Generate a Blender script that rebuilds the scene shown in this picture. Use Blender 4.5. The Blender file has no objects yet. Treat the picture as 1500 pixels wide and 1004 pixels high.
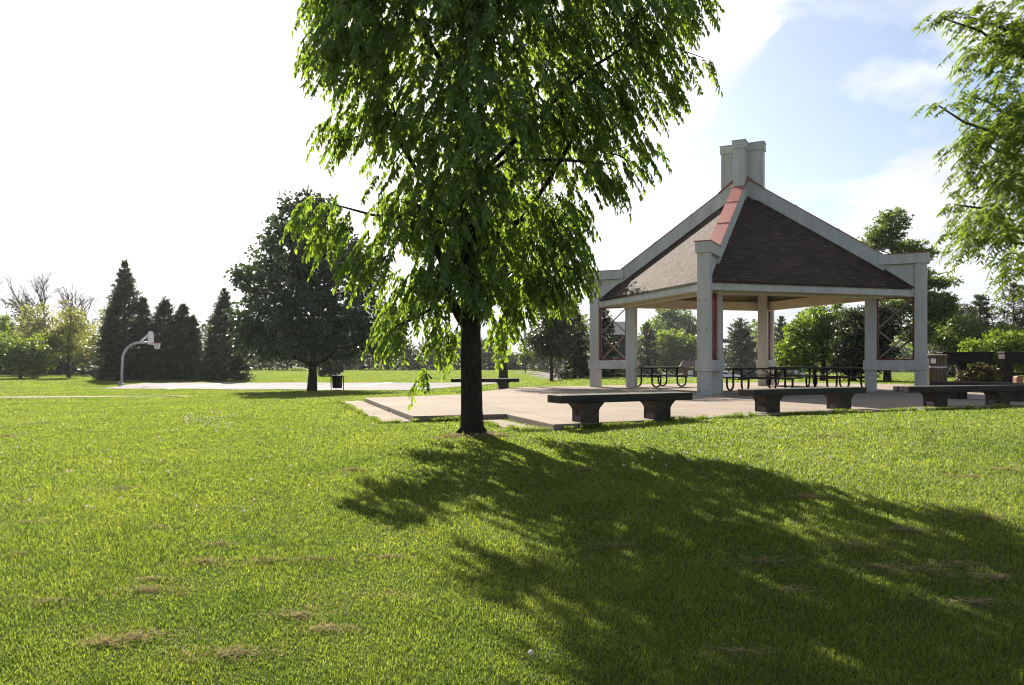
import bpy, math, random
import numpy as np
from mathutils import Vector, Matrix
R = math.radians
random.seed(7)
rng = np.random.default_rng(7)
scene = bpy.context.scene
C = scene.collection
F_PX, HOR = 1124.0, 529.0          # focal length and horizon, measured on the photograph
CAM_Z = 1.0                        # eye height above the concrete pad (pad top is z = 0)

# ------------------------------------------------------------------ helpers
def at(px, d, py=None, z=None):
    """world point at depth d seen at pixel px (and py)"""
    x = (px - 750.0) / F_PX * d
    if z is None:
        z = CAM_Z + (HOR - py) / F_PX * d if py is not None else ground(x, d)
    return Vector((x, d, z))

def sstep(t):
    t = np.clip(t, 0, 1)
    return t * t * (3 - 2 * t)

PAD = [(-4.0, 20.8), (-1.79, 13.9), (-0.1, 14.5), (0.66, 12.1), (4.9, 14.35), (11.5, 17.0), (14.6, 18.2), (18.4, 28.5),
       (16.6, 33.0), (12.0, 36.5), (7.9, 34.3), (3.2, 31.0), (0.34, 29.2), (-1.0, 25.2), (-1.5, 22.9)]

def inside(poly, x, y):
    x = np.asarray(x, float); y = np.asarray(y, float)
    r = np.zeros(x.shape, bool)
    n = len(poly)
    for i in range(n):
        x0, y0 = poly[i]; x1, y1 = poly[(i + 1) % n]
        c = ((y0 > y) != (y1 > y))
        t = (x1 - x0) * (y - y0) / ((y1 - y0) if y1 != y0 else 1e-9) + x0
        r ^= (c & (x < t))
    return r

def pdist(poly, x, y):
    x = np.asarray(x, float); y = np.asarray(y, float)
    d = np.full(x.shape, 1e9)
    n = len(poly)
    for i in range(n):
        ax, ay = poly[i]; bx, by = poly[(i + 1) % n]
        ex, ey = bx - ax, by - ay
        t = np.clip(((x - ax) * ex + (y - ay) * ey) / (ex * ex + ey * ey), 0, 1)
        d = np.minimum(d, np.hypot(x - ax - t * ex, y - ay - t * ey))
    d[inside(poly, x, y)] = 0
    return d

def ground_np(x, y):
    x = np.atleast_1d(np.asarray(x, float)); y = np.atleast_1d(np.asarray(y, float))
    d = pdist(PAD, x, y)
    near = -0.115 + 0.085 * sstep((x - 0.2) / 2.6) - 0.04 * sstep((y - 17) / 4) * sstep((x - 1) / 3)
    left = sstep((0.10 - x / np.maximum(y, 1)) / 0.10)            # 1 on the left of the pavilion
    far = -0.58 - 0.20 * sstep((y - 20) / 30)
    back = -0.20 - 1.8 * sstep((y - 52) / 45)
    base = np.where(y > 24, far * left + back * (1 - left), far)
    tt = sstep((y - 18) / 10)
    base = far * (1 - tt) + (far * left + back * (1 - left)) * tt
    t = sstep(d / 13.0)
    z = near * (1 - t) + base * t
    z = z + 0.018 * np.sin(x * 0.9 + 1.3) * np.sin(y * 0.7) * sstep(d / 4)
    # small mound round the tree
    m = np.hypot(x + 0.6, y - 11.55)
    z = z + 0.07 * np.exp(-(m / 0.55) ** 2)
    # lift of far land
    z = z + 6.0 * sstep((y - 230) / 300)
    return z

def ground(x, y):
    return float(ground_np([x], [y])[0])

def tag(o, label=None, cat=None, group=None, kind=None):
    if label: o['label'] = label
    if cat: o['category'] = cat
    if group: o['group'] = group
    if kind: o['kind'] = kind
    return o

def empty(name, loc, rotz=0.0, **kw):
    o = bpy.data.objects.new(name, None); C.objects.link(o)
    o.empty_display_size = 0.3
    o.location = loc; o.rotation_euler = (0, 0, rotz)
    return tag(o, **kw)

def copy_tree(o, parent=None):
    c = o.copy(); C.objects.link(c)
    if parent is not None: c.parent = parent
    for ch in list(o.children): copy_tree(ch, c)
    return c

class MB:
    def __init__(s): s.v, s.f, s.uv = [], [], []
    def add(s, vs, fs, M=None):
        k = len(s.v)
        s.v += [tuple(M @ Vector(p)) if M is not None else tuple(p) for p in vs]
        s.f += [tuple(i + k for i in f) for f in fs]
        return s
    def box(s, c, d, M=None):
        x, y, z = c; a, b, h = d[0] / 2, d[1] / 2, d[2] / 2
        vs = [(x - a, y - b, z - h), (x + a, y - b, z - h), (x + a, y + b, z - h), (x - a, y + b, z - h),
              (x - a, y - b, z + h), (x + a, y - b, z + h), (x + a, y + b, z + h), (x - a, y + b, z + h)]
        fs = [(0, 3, 2, 1), (4, 5, 6, 7), (0, 1, 5, 4), (1, 2, 6, 5), (2, 3, 7, 6), (3, 0, 4, 7)]
        return s.add(vs, fs, M)
    def prism_xz(s, poly, w, M=None, yc=0):
        n = len(poly)
        vs = [(p[0], yc - w / 2, p[1]) for p in poly] + [(p[0], yc + w / 2, p[1]) for p in poly]
        fs = [tuple(range(n)), tuple(range(2 * n - 1, n - 1, -1))]
        fs += [(i, i + n, (i + 1) % n + n, (i + 1) % n) for i in range(n)]
        return s.add(vs, fs, M)
    def prism_xy(s, poly, z0, z1, M=None):
        n = len(poly)
        vs = [(p[0], p[1], z0) for p in poly] + [(p[0], p[1], z1) for p in poly]
        fs = [tuple(range(n - 1, -1, -1)), tuple(range(n, 2 * n))]
        fs += [(i, (i + 1) % n, (i + 1) % n + n, i + n) for i in range(n)]
        return s.add(vs, fs, M)
    def bar(s, a, b, w, h=None, M=None):
        a, b = Vector(a), Vector(b); h = h or w
        d = b - a; L = d.length
        q = d.to_track_quat('X', 'Z').to_matrix().to_4x4()
        T = Matrix.Translation((a + b) / 2) @ q
        return s.box((0, 0, 0), (L, w, h), (M @ T) if M is not None else T)
    def tube(s, pts, rad, n=8, M=None, cap=True):
        pts = [Vector(p) for p in pts]
        if not hasattr(rad, '__len__'): rad = [rad] * len(pts)
        vs, fs = [], []
        ref = None
        for i, p in enumerate(pts):
            t = (pts[min(i + 1, len(pts) - 1)] - pts[max(i - 1, 0)]).normalized()
            if ref is None:
                ref = t.orthogonal().normalized()
            ref = (ref - t * ref.dot(t))
            ref = ref.normalized() if ref.length > 1e-6 else t.orthogonal().normalized()
            b = t.cross(ref)
            for k in range(n):
                a = 2 * math.pi * k / n
                vs.append(p + (ref * math.cos(a) + b * math.sin(a)) * rad[i])
        for i in range(len(pts) - 1):
            for k in range(n):
                fs.append((i * n + k, i * n + (k + 1) % n, (i + 1) * n + (k + 1) % n, (i + 1) * n + k))
        if cap:
            fs.append(tuple(range(n - 1, -1, -1))); fs.append(tuple(range((len(pts) - 1) * n, len(pts) * n)))
        return s.add(vs, fs, M)
    def lathe(s, prof, n=20, M=None):
        vs, fs = [], []
        for r, z in prof:
            for k in range(n):
                a = 2 * math.pi * k / n
                vs.append((r * math.cos(a), r * math.sin(a), z))
        for i in range(len(prof) - 1):
            for k in range(n):
                fs.append((i * n + k, i * n + (k + 1) % n, (i + 1) * n + (k + 1) % n, (i + 1) * n + k))
        fs.append(tuple(range(n - 1, -1, -1))); fs.append(tuple(range((len(prof) - 1) * n, len(prof) * n)))
        return s.add(vs, fs, M)
    def build(s, name, mat, parent=None, smooth=False, bevel=0.0):
        me = bpy.data.meshes.new(name)
        me.from_pydata(s.v, [], s.f); me.update()
        o = bpy.data.objects.new(name, me); C.objects.link(o)
        me.materials.append(mat)
        if parent is not None: o.parent = parent
        if smooth:
            me.polygons.foreach_set('use_smooth', [True] * len(me.polygons))
        if bevel:
            m = o.modifiers.new('edge', 'BEVEL'); m.width = bevel; m.segments = 2; m.limit_method = 'ANGLE'
        return o

def np_mesh(name, verts, faces, mat, parent=None, smooth=False):
    """verts (n,3); faces (m,k) constant k"""
    me = bpy.data.meshes.new(name)
    verts = np.ascontiguousarray(verts, np.float32); faces = np.ascontiguousarray(faces, np.int32)
    m, k = faces.shape
    me.vertices.add(len(verts)); me.vertices.foreach_set('co', verts.ravel())
    me.loops.add(m * k); me.loops.foreach_set('vertex_index', faces.ravel())
    me.polygons.add(m)
    me.polygons.foreach_set('loop_start', np.arange(0, m * k, k, dtype=np.int32))
    if smooth: me.polygons.foreach_set('use_smooth', np.ones(m, bool))
    me.update(calc_edges=True)
    me.materials.append(mat)
    o = bpy.data.objects.new(name, me); C.objects.link(o)
    if parent is not None: o.parent = parent
    return o

# ------------------------------------------------------------------ materials
def new_mat(name):
    m = bpy.data.materials.new(name); m.use_nodes = True
    nt = m.node_tree; nt.nodes.clear()
    out = nt.nodes.new('ShaderNodeOutputMaterial')
    return m, nt, out

def ramp(nt, fac, stops):
    r = nt.nodes.new('ShaderNodeValToRGB')
    e = r.color_ramp.elements
    while len(e) < len(stops): e.new(0.5)
    for i, (p, c) in enumerate(stops):
        e[i].position = p; e[i].color = (*c, 1) if len(c) == 3 else c
    nt.links.new(fac, r.inputs[0])
    return r.outputs[0]

def noise(nt, scale, detail=4, coord=None, rough=0.55, dist=0.0):
    n = nt.nodes.new('ShaderNodeTexNoise'); n.inputs['Scale'].default_value = scale
    n.inputs['Detail'].default_value = detail; n.inputs['Roughness'].default_value = rough
    n.inputs['Distortion'].default_value = dist
    if coord is not None: nt.links.new(coord, n.inputs['Vector'])
    return n.outputs['Fac']

def mix(nt, fac, a, b, mode='MIX'):
    n = nt.nodes.new('ShaderNodeMix'); n.data_type = 'RGBA'; n.blend_type = mode
    for s, v in ((n.inputs[0], fac), (n.inputs[6], a), (n.inputs[7], b)):
        if isinstance(v, (int, float)): s.default_value = v
        elif isinstance(v, tuple): s.default_value = (*v, 1)
        else: nt.links.new(v, s)
    return n.outputs[2]

def math_n(nt, op, a, b=None, clamp=False):
    n = nt.nodes.new('ShaderNodeMath'); n.operation = op; n.use_clamp = clamp
    for s, v in ((n.inputs[0], a), (n.inputs[1], b)):
        if v is None: continue
        if isinstance(v, (int, float)): s.default_value = v
        else: nt.links.new(v, s)
    return n.outputs[0]

def principled(nt, out, col, rough=0.7, metal=0.0, spec=0.5, bump=None, bump_s=0.3, bump_d=0.01):
    p = nt.nodes.new('ShaderNodeBsdfPrincipled')
    if isinstance(col, tuple): p.inputs['Base Color'].default_value = (*col, 1)
    else: nt.links.new(col, p.inputs['Base Color'])
    if isinstance(rough, (int, float)): p.inputs['Roughness'].default_value = rough
    else: nt.links.new(rough, p.inputs['Roughness'])
    p.inputs['Metallic'].default_value = metal
    p.inputs['Specular IOR Level'].default_value = spec
    if bump is not None:
        b = nt.nodes.new('ShaderNodeBump'); b.inputs['Strength'].default_value = bump_s; b.inputs['Distance'].default_value = bump_d
        nt.links.new(bump, b.inputs['Height']); nt.links.new(b.outputs[0], p.inputs['Normal'])
    nt.links.new(p.outputs[0], out.inputs[0])
    return p

def coords(nt, kind='Object'):
    return nt.nodes.new('ShaderNodeTexCoord').outputs[kind]

def position(nt):
    return nt.nodes.new('ShaderNodeNewGeometry').outputs['Position']

def paint_mat(name, a, b, rough=0.6, scale=3.0, spec=0.3, streak=True):
    m, nt, out = new_mat(name)
    co = position(nt)
    mp = nt.nodes.new('ShaderNodeMapping'); mp.inputs['Scale'].default_value = (1, 1, 0.22 if streak else 1)
    nt.links.new(co, mp.inputs[0])
    f = noise(nt, scale, 6, mp.outputs[0])
    fine = noise(nt, 60, 3, co)
    col = ramp(nt, f, [(0.35, b), (0.62, a)])
    principled(nt, out, col, rough, spec=spec, bump=fine, bump_s=0.15, bump_d=0.004)
    return m

def leaf_mat(name, cols, trans, tmix=0.45, gloss=0.25, rough=0.45):
    """cols: three reflect colours (random per leaf); trans: three transmitted colours"""
    m, nt, out = new_mat(name)
    g = nt.nodes.new('ShaderNodeNewGeometry')
    r = g.outputs['Random Per Island']
    big = noise(nt, 0.9, 2, g.outputs['Position'])
    fac = math_n(nt, 'ADD', math_n(nt, 'MULTIPLY', r, 0.6), math_n(nt, 'MULTIPLY', big, 0.4))
    c = ramp(nt, fac, [(0.15, cols[0]), (0.5, cols[1]), (0.85, cols[2])])
    t = ramp(nt, fac, [(0.15, trans[0]), (0.5, trans[1]), (0.85, trans[2])])
    p = nt.nodes.new('ShaderNodeBsdfPrincipled'); nt.links.new(c, p.inputs['Base Color'])
    p.inputs['Roughness'].default_value = rough; p.inputs['Specular IOR Level'].default_value = gloss
    tr = nt.nodes.new('ShaderNodeBsdfTranslucent'); nt.links.new(t, tr.inputs[0])
    mx = nt.nodes.new('ShaderNodeMixShader'); mx.inputs[0].default_value = tmix
    nt.links.new(p.outputs[0], mx.inputs[1]); nt.links.new(tr.outputs[0], mx.inputs[2])
    nt.links.new(mx.outputs[0], out.inputs[0])
    return m

def bark_mat(name, a, b):
    m, nt, out = new_mat(name)
    co = position(nt)
    mp = nt.nodes.new('ShaderNodeMapping'); mp.inputs['Scale'].default_value = (1, 1, 0.25); nt.links.new(co, mp.inputs[0])
    f = noise(nt, 28, 6, mp.outputs[0], 0.7)
    principled(nt, out, ramp(nt, f, [(0.35, b), (0.65, a)]), 0.9, spec=0.15, bump=f, bump_s=1.0, bump_d=0.06)
    return m

M = {}
M['paint'] = paint_mat('grey_paint', (0.50, 0.495, 0.46), (0.40, 0.395, 0.365))
M['cream'] = paint_mat('cream_paint', (0.62, 0.55, 0.43), (0.54, 0.47, 0.36), streak=False)
M['red'] = paint_mat('red_steel', (0.20, 0.035, 0.028), (0.12, 0.025, 0.02), rough=0.4)
M['rod'] = paint_mat('brace_rod', (0.34, 0.20, 0.16), (0.20, 0.10, 0.08), rough=0.35)
M['steel'] = paint_mat('galvanised_steel', (0.42, 0.44, 0.46), (0.30, 0.31, 0.33), rough=0.4)
M['black_metal'] = paint_mat('black_metal', (0.020, 0.018, 0.016), (0.011, 0.010, 0.009), rough=0.75, spec=0.15)
M['white'] = paint_mat('white_paint', (0.80, 0.80, 0.78), (0.70, 0.70, 0.68), rough=0.4, streak=False)
M['orange'] = paint_mat('orange_rim', (0.45, 0.06, 0.03), (0.35, 0.05, 0.03), rough=0.4)
M['bolt'] = paint_mat('bolt_metal', (0.10, 0.10, 0.10), (0.05, 0.05, 0.05), rough=0.5)
M['bracket'] = paint_mat('weathered_bracket', (0.13, 0.12, 0.11), (0.06, 0.055, 0.05), rough=0.8)
M['glass'] = paint_mat('dark_glass', (0.02, 0.025, 0.03), (0.015, 0.02, 0.022), rough=0.08, spec=0.6)
M['tyre'] = paint_mat('tyre_rubber', (0.02, 0.02, 0.02), (0.012, 0.012, 0.012), rough=0.8)
M['car_white'] = paint_mat('white_car_paint', (0.75, 0.76, 0.78), (0.68, 0.69, 0.71), rough=0.25, streak=False)
M['car_blue'] = paint_mat('dark_blue_car_paint', (0.03, 0.05, 0.12), (0.02, 0.04, 0.09), rough=0.2, streak=False)
M['lamp'] = paint_mat('headlamp', (0.5, 0.5, 0.5), (0.4, 0.4, 0.4), rough=0.1)
M['tail'] = paint_mat('tail_lamp', (0.4, 0.02, 0.02), (0.3, 0.02, 0.02), rough=0.2)

def copper():
    m, nt, out = new_mat('copper_sheet')
    co = position(nt)
    f = noise(nt, 2.5, 6, co)
    col = ramp(nt, f, [(0.3, (0.28, 0.085, 0.066)), (0.7, (0.38, 0.135, 0.105))])
    principled(nt, out, col, 0.42, metal=0.15, spec=0.5, bump=noise(nt, 1.6, 2, co), bump_s=0.25, bump_d=0.03)
    return m
M['copper'] = copper()

def shingle():
    m, nt, out = new_mat('shingles')
    uv = coords(nt, 'UV')
    b = nt.nodes.new('ShaderNodeTexBrick')
    nt.links.new(uv, b.inputs['Vector'])
    b.inputs['Scale'].default_value = 1.0
    b.inputs['Brick Width'].default_value = 0.30; b.inputs['Row Height'].default_value = 0.145
    b.inputs['Mortar Size'].default_value = 0.013; b.inputs['Mortar Smooth'].default_value = 0.3
    b.offset = 0.5
    b.inputs['Color1'].default_value = (0.082, 0.053, 0.038, 1); b.inputs['Color2'].default_value = (0.036, 0.023, 0.017, 1)
    b.inputs['Mortar'].default_value = (0.014, 0.010, 0.008, 1)  # dark joints; the shadow lines between shingle rows are painted in here
    n = noise(nt, 1.3, 5, position(nt))
    col = mix(nt, 1.0, b.outputs['Color'], ramp(nt, n, [(0.3, (0.8, 0.8, 0.8)), (0.7, (1.15, 1.12, 1.1))]), 'MULTIPLY')
    gr = noise(nt, 90, 2, position(nt))
    h = math_n(nt, 'ADD', math_n(nt, 'MULTIPLY', b.outputs['Fac'], -1.0), math_n(nt, 'MULTIPLY', gr, 0.5))
    principled(nt, out, col, 0.88, spec=0.2, bump=h, bump_s=0.5, bump_d=0.015)
    return m
M['shingle'] = shingle()

def concrete(name, a, b, joint=True, crack=0.0):
    m, nt, out = new_mat(name)
    co = position(nt)
    f1 = noise(nt, 0.55, 6, co, 0.6); f2 = noise(nt, 7, 6, co, 0.65); f3 = noise(nt, 120, 2, co)
    f = math_n(nt, 'ADD', math_n(nt, 'MULTIPLY', f1, 0.6), math_n(nt, 'MULTIPLY', f2, 0.4))
    col = ramp(nt, f, [(0.36, b), (0.60, a)])
    h = f3
    if joint:
        mp = nt.nodes.new('ShaderNodeMapping'); mp.inputs['Rotation'].default_value = (0, 0, R(-18.4)); mp.inputs['Location'].default_value = (0.9, 0.55, 0)
        nt.links.new(co, mp.inputs[0])
        b_ = nt.nodes.new('ShaderNodeTexBrick'); nt.links.new(mp.outputs[0], b_.inputs['Vector'])
        b_.offset = 0.0; b_.inputs['Scale'].default_value = 1; b_.inputs['Brick Width'].default_value = 2.9; b_.inputs['Row Height'].default_value = 2.9
        b_.inputs['Mortar Size'].default_value = 0.012; b_.inputs['Mortar Smooth'].default_value = 0.2
        b_.inputs['Color1'].default_value = (1.04, 1.02, 1.0, 1); b_.inputs['Color2'].default_value = (0.93, 0.93, 0.93, 1); b_.inputs['Mortar'].default_value = (0.35, 0.32, 0.28, 1)
        col = mix(nt, 1.0, col, b_.outputs['Color'], 'MULTIPLY')
    st = noise(nt, 3.1, 8, co, 0.7, 0.6)
    col = mix(nt, ramp(nt, st, [(0.62, (0, 0, 0)), (0.74, (0.35, 0.35, 0.35))]), col, tuple(v * 0.6 for v in b))
    principled(nt, out, col, 0.92, spec=0.1, bump=h, bump_s=0.25, bump_d=0.003)
    return m
M['pad'] = concrete('pad_concrete', (0.235, 0.192, 0.158), (0.175, 0.143, 0.117))
M['footing'] = concrete('footing_concrete', (0.22, 0.18, 0.14), (0.14, 0.113, 0.085), joint=False)
M['court'] = concrete('court_asphalt', (0.19, 0.165, 0.17), (0.15, 0.132, 0.136), joint=False)
M['lot'] = concrete('lot_asphalt', (0.14, 0.12, 0.12), (0.11, 0.096, 0.096), joint=False)
M['pedestal'] = concrete('pedestal_concrete', (0.085, 0.07, 0.055), (0.022, 0.018, 0.015), joint=False)

def wood(name, a, b, axis=0):
    m, nt, out = new_mat(name)
    co = coords(nt, 'Object')
    mp = nt.nodes.new('ShaderNodeMapping')
    sc = [14, 14, 14]; sc[axis] = 0.9
    mp.inputs['Scale'].default_value = sc; nt.links.new(co, mp.inputs[0])
    f = noise(nt, 1.6, 8, mp.outputs[0], 0.65)
    k = noise(nt, 2.0, 4, position(nt))
    col = ramp(nt, math_n(nt, 'ADD', math_n(nt, 'MULTIPLY', f, 0.7), math_n(nt, 'MULTIPLY', k, 0.3)), [(0.36, b), (0.62, a)])
    principled(nt, out, col, 0.75, spec=0.3, bump=f, bump_s=0.5, bump_d=0.01)
    return m
M['bench_wood'] = wood('weathered_bench_timber', (0.045, 0.037, 0.030), (0.013, 0.011, 0.009))
M['dark_wood'] = wood('dark_timber', (0.014, 0.011, 0.009), (0.006, 0.005, 0.004))
M['table_wood'] = wood('table_planks', (0.045, 0.030, 0.023), (0.02, 0.014, 0.011))
M['barrel_wood'] = wood('barrel_slats', (0.115, 0.088, 0.06), (0.06, 0.046, 0.033), axis=2)
M['post_wood'] = wood('reddish_post_timber', (0.24, 0.13, 0.075), (0.17, 0.09, 0.05), axis=2)
M['kiosk_wood'] = wood('kiosk_timber', (0.20, 0.085, 0.055), (0.12, 0.05, 0.035), axis=2)
M['wall_dark'] = paint_mat('dark_siding', (0.05, 0.045, 0.04), (0.03, 0.028, 0.025))
M['grey_roof'] = paint_mat('grey_roofing', (0.17, 0.16, 0.165), (0.13, 0.125, 0.13), rough=0.8, streak=False)

M['bark'] = bark_mat('dark_bark', (0.060, 0.045, 0.036), (0.018, 0.014, 0.012))
M['bark_grey'] = bark_mat('grey_bark', (0.10, 0.085, 0.075), (0.045, 0.038, 0.033))
M['bark_pale'] = bark_mat('pale_bark', (0.16, 0.14, 0.125), (0.09, 0.078, 0.07))

def sc3(c, k): return tuple(v * k for v in c)
def greens(refl, tr):
    r = [sc3(refl, 0.72), refl, (refl[0] * 1.35, refl[1] * 1.2, refl[2] * 1.1)]
    t = [sc3(tr, 0.75), tr, (tr[0] * 1.3, tr[1] * 1.1, tr[2] * 1.0)]
    return r, t
def lm(name, refl, tr, **k):
    r, t = greens(refl, tr); return leaf_mat(name, r, t, **k)
M['leaf_main'] = lm('drooping_leaves', (0.080, 0.135, 0.034), (0.26, 0.40, 0.03), tmix=0.45, gloss=.4)
M['leaf_right'] = lm('willow_leaves', (0.08, 0.135, 0.026), (0.26, 0.38, 0.03), tmix=0.45, gloss=0.15, rough=.6)
M['leaf_linden'] = lm('linden_leaves', (0.044, 0.068, 0.032), (0.07, 0.12, 0.025), tmix=0.22, gloss=0.6, rough=0.35)
M['leaf_conifer'] = lm('conifer_needles', (0.040, 0.055, 0.025), (0.07, 0.105, 0.022), tmix=0.3, gloss=0.2)
M['leaf_spruce'] = lm('spruce_needles', (0.05, 0.060, 0.030), (0.09, 0.10, 0.03), tmix=0.25, gloss=0.2)
M['leaf_yellow'] = lm('spring_leaves', (0.13, 0.15, 0.035), (0.28, 0.31, 0.05), tmix=0.42)
M['leaf_fresh'] = lm('fresh_green_leaves', (0.08, 0.12, 0.016), (0.21, 0.31, 0.02), tmix=0.42)
M['leaf_mid'] = lm('mid_green_leaves', (0.062, 0.098, 0.024), (0.17, 0.26, 0.03), tmix=0.4)
M['leaf_dull'] = lm('dull_green_leaves', (0.045, 0.058, 0.030), (0.09, 0.12, 0.035), tmix=0.3)
M['leaf_dark'] = lm('dark_green_leaves', (0.022, 0.034, 0.012), (0.05, 0.08, 0.012), tmix=0.3)
M['leaf_red'] = lm('bronze_shrub_leaves', (0.075, 0.055, 0.02), (0.12, 0.11, 0.03), tmix=0.35)

# lawn: the same colour field drives the soil sheet and the blades
def lawn_col(nt, dry, lush, straw):
    co = position(nt)
    a = noise(nt, 0.35, 5, co, 0.6); b = noise(nt, 2.2, 5, co, 0.65)
    f = math_n(nt, 'ADD', math_n(nt, 'MULTIPLY', a, 0.5), math_n(nt, 'MULTIPLY', b, 0.5))
    c = ramp(nt, f, [(0.36, lush), (0.62, dry)])
    mp = nt.nodes.new('ShaderNodeMapping'); mp.inputs['Scale'].default_value = (0.5, 1.6, 1); mp.inputs['Rotation'].default_value = (0, 0, R(-12)); nt.links.new(co, mp.inputs[0])
    s = noise(nt, 1.5, 7, mp.outputs[0], 0.7)
    return mix(nt, ramp(nt, s, [(0.60, (0, 0, 0)), (0.72, (0.7, 0.7, 0.7))]), c, straw)
def lawn_mat():
    m, nt, out = new_mat('lawn_soil')
    c = lawn_col(nt, (0.098, 0.122, 0.022), (0.050, 0.083, 0.015), (0.14, 0.118, 0.05))
    vd = nt.nodes.new('ShaderNodeVectorMath'); vd.operation = 'DISTANCE'; nt.links.new(position(nt), vd.inputs[0]); vd.inputs[1].default_value = (-0.6, 11.5, -0.1)
    rr_ = math_n(nt, 'ADD', vd.outputs['Value'], math_n(nt, 'MULTIPLY', noise(nt, 5, 4, position(nt)), -0.5))
    c = mix(nt, ramp(nt, rr_, [(0.15, (1, 1, 1)), (0.55, (0, 0, 0))]), c, (0.13, 0.095, 0.06))
    sp = noise(nt, 38, 3, position(nt), 0.7)
    c = mix(nt, 1.0, c, ramp(nt, sp, [(0.3, (0.45, 0.45, 0.45)), (0.65, (1.25, 1.25, 1.25))]), 'MULTIPLY')
    principled(nt, out, c, 0.95, spec=0.05, bump=sp, bump_s=1.0, bump_d=0.05)
    return m
def blade_mat():
    m, nt, out = new_mat('grass_blades')
    c = lawn_col(nt, (0.102, 0.128, 0.024), (0.051, 0.088, 0.017), (0.15, 0.125, 0.05))
    t = lawn_col(nt, (0.405, 0.485, 0.055), (0.215, 0.33, 0.034), (0.42, 0.37, 0.12))
    r = nt.nodes.new('ShaderNodeNewGeometry').outputs['Random Per Island']
    v = ramp(nt, r, [(0.0, (0.5, 0.56, 0.5)), (0.5, (0.98, 1.0, .98)), (0.94, (1.3, 1.25, 1.1)), (1.0, (1.9, 1.5, 2.4))])
    c = mix(nt, 1.0, c, v, 'MULTIPLY'); t = mix(nt, 1.0, t, v, 'MULTIPLY')
    p = nt.nodes.new('ShaderNodeBsdfPrincipled'); nt.links.new(c, p.inputs['Base Color'])
    p.inputs['Roughness'].default_value = 0.5; p.inputs['Specular IOR Level'].default_value = 0.2
    tr = nt.nodes.new('ShaderNodeBsdfTranslucent'); nt.links.new(t, tr.inputs[0])
    mx = nt.nodes.new('ShaderNodeMixShader'); mx.inputs[0].default_value = 0.42
    nt.links.new(p.outputs[0], mx.inputs[1]); nt.links.new(tr.outputs[0], mx.inputs[2]); nt.links.new(mx.outputs[0], out.inputs[0])
    return m
M['lawn'] = lawn_mat(); M['blade'] = blade_mat()
M['straw'] = lm('dry_straw', (0.31, 0.24, 0.135), (0.24, 0.185, 0.09), tmix=0.3, gloss=0.02, rough=.9)
M['petal'] = lm('white_petals', (0.6, 0.6, 0.56), (0.72, 0.72, 0.66), tmix=0.5)

# ------------------------------------------------------------------ camera, light, sky
cam = bpy.data.cameras.new('camera'); co = bpy.data.objects.new('camera', cam); C.objects.link(co)
co.location = (0, 0, CAM_Z); co.rotation_euler = (R(90), 0, 0)
cam.sensor_width = 36; cam.lens = 36 * F_PX / 1500; cam.shift_y = (HOR - 502) / 1500
cam.clip_start = 0.1; cam.clip_end = 3000
scene.camera = co

EL = R(33.5)
sd = Vector((-0.37, 0.929, 0)).normalized() * math.cos(EL); sd.z = math.sin(EL)      # towards the sun
sun = bpy.data.lights.new('sun', 'SUN'); so = bpy.data.objects.new('sun', sun); C.objects.link(so)
sun.energy = 5.0; sun.angle = R(0.5); sun.color = (1.0, 0.93, 0.80)
so.rotation_euler = sd.to_track_quat('Z', 'Y').to_euler(); so.location = (-20, 40, 40)

w = bpy.data.worlds.new('World'); scene.world = w; w.use_nodes = True
nt = w.node_tree; nt.nodes.clear()
out = nt.nodes.new('ShaderNodeOutputWorld'); bg = nt.nodes.new('ShaderNodeBackground')
sky = nt.nodes.new('ShaderNodeTexSky'); sky.sky_type = 'NISHITA'; sky.sun_disc = False
sky.sun_elevation = EL; sky.sun_rotation = math.atan2(sd.x, sd.y)
sky.air_density = 1.0; sky.dust_density = 2.0; sky.ozone_density = 1.5
gen = nt.nodes.new('ShaderNodeTexCoord').outputs['Generated']
sep = nt.nodes.new('ShaderNodeSeparateXYZ'); nt.links.new(gen, sep.inputs[0])
zz = math_n(nt, 'ADD', math_n(nt, 'MAXIMUM', sep.outputs[2], 0.0), 0.22)
comb = nt.nodes.new('ShaderNodeCombineXYZ')
nt.links.new(math_n(nt, 'DIVIDE', sep.outputs[0], zz), comb.inputs[0]); nt.links.new(math_n(nt, 'DIVIDE', sep.outputs[1], zz), comb.inputs[1])
comb.inputs[2].default_value = 8.95
n1 = noise(nt, 1.25, 10, comb.outputs[0], 0.52, 0.15)
dotn = nt.nodes.new('ShaderNodeVectorMath'); dotn.operation = 'DOT_PRODUCT'; nt.links.new(gen, dotn.inputs[0]); dotn.inputs[1].default_value = sd
near_sun = dotn.outputs['Value']
bias = ramp(nt, near_sun, [(0.79, (0, 0, 0)), (0.89, (0.40, 0.40, 0.40))])
low = ramp(nt, sep.outputs[2], [(0.02, (0.30, 0.30, 0.30)), (0.11, (0.15, 0.15, 0.15)), (0.27, (0.0, 0.0, 0.0))])
cov = math_n(nt, 'ADD', math_n(nt, 'ADD', n1, bias), low)
mask = ramp(nt, cov, [(0.525, (0, 0, 0)), (0.565, (.6, .6, .6)), (0.63, (1, 1, 1))])
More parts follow.
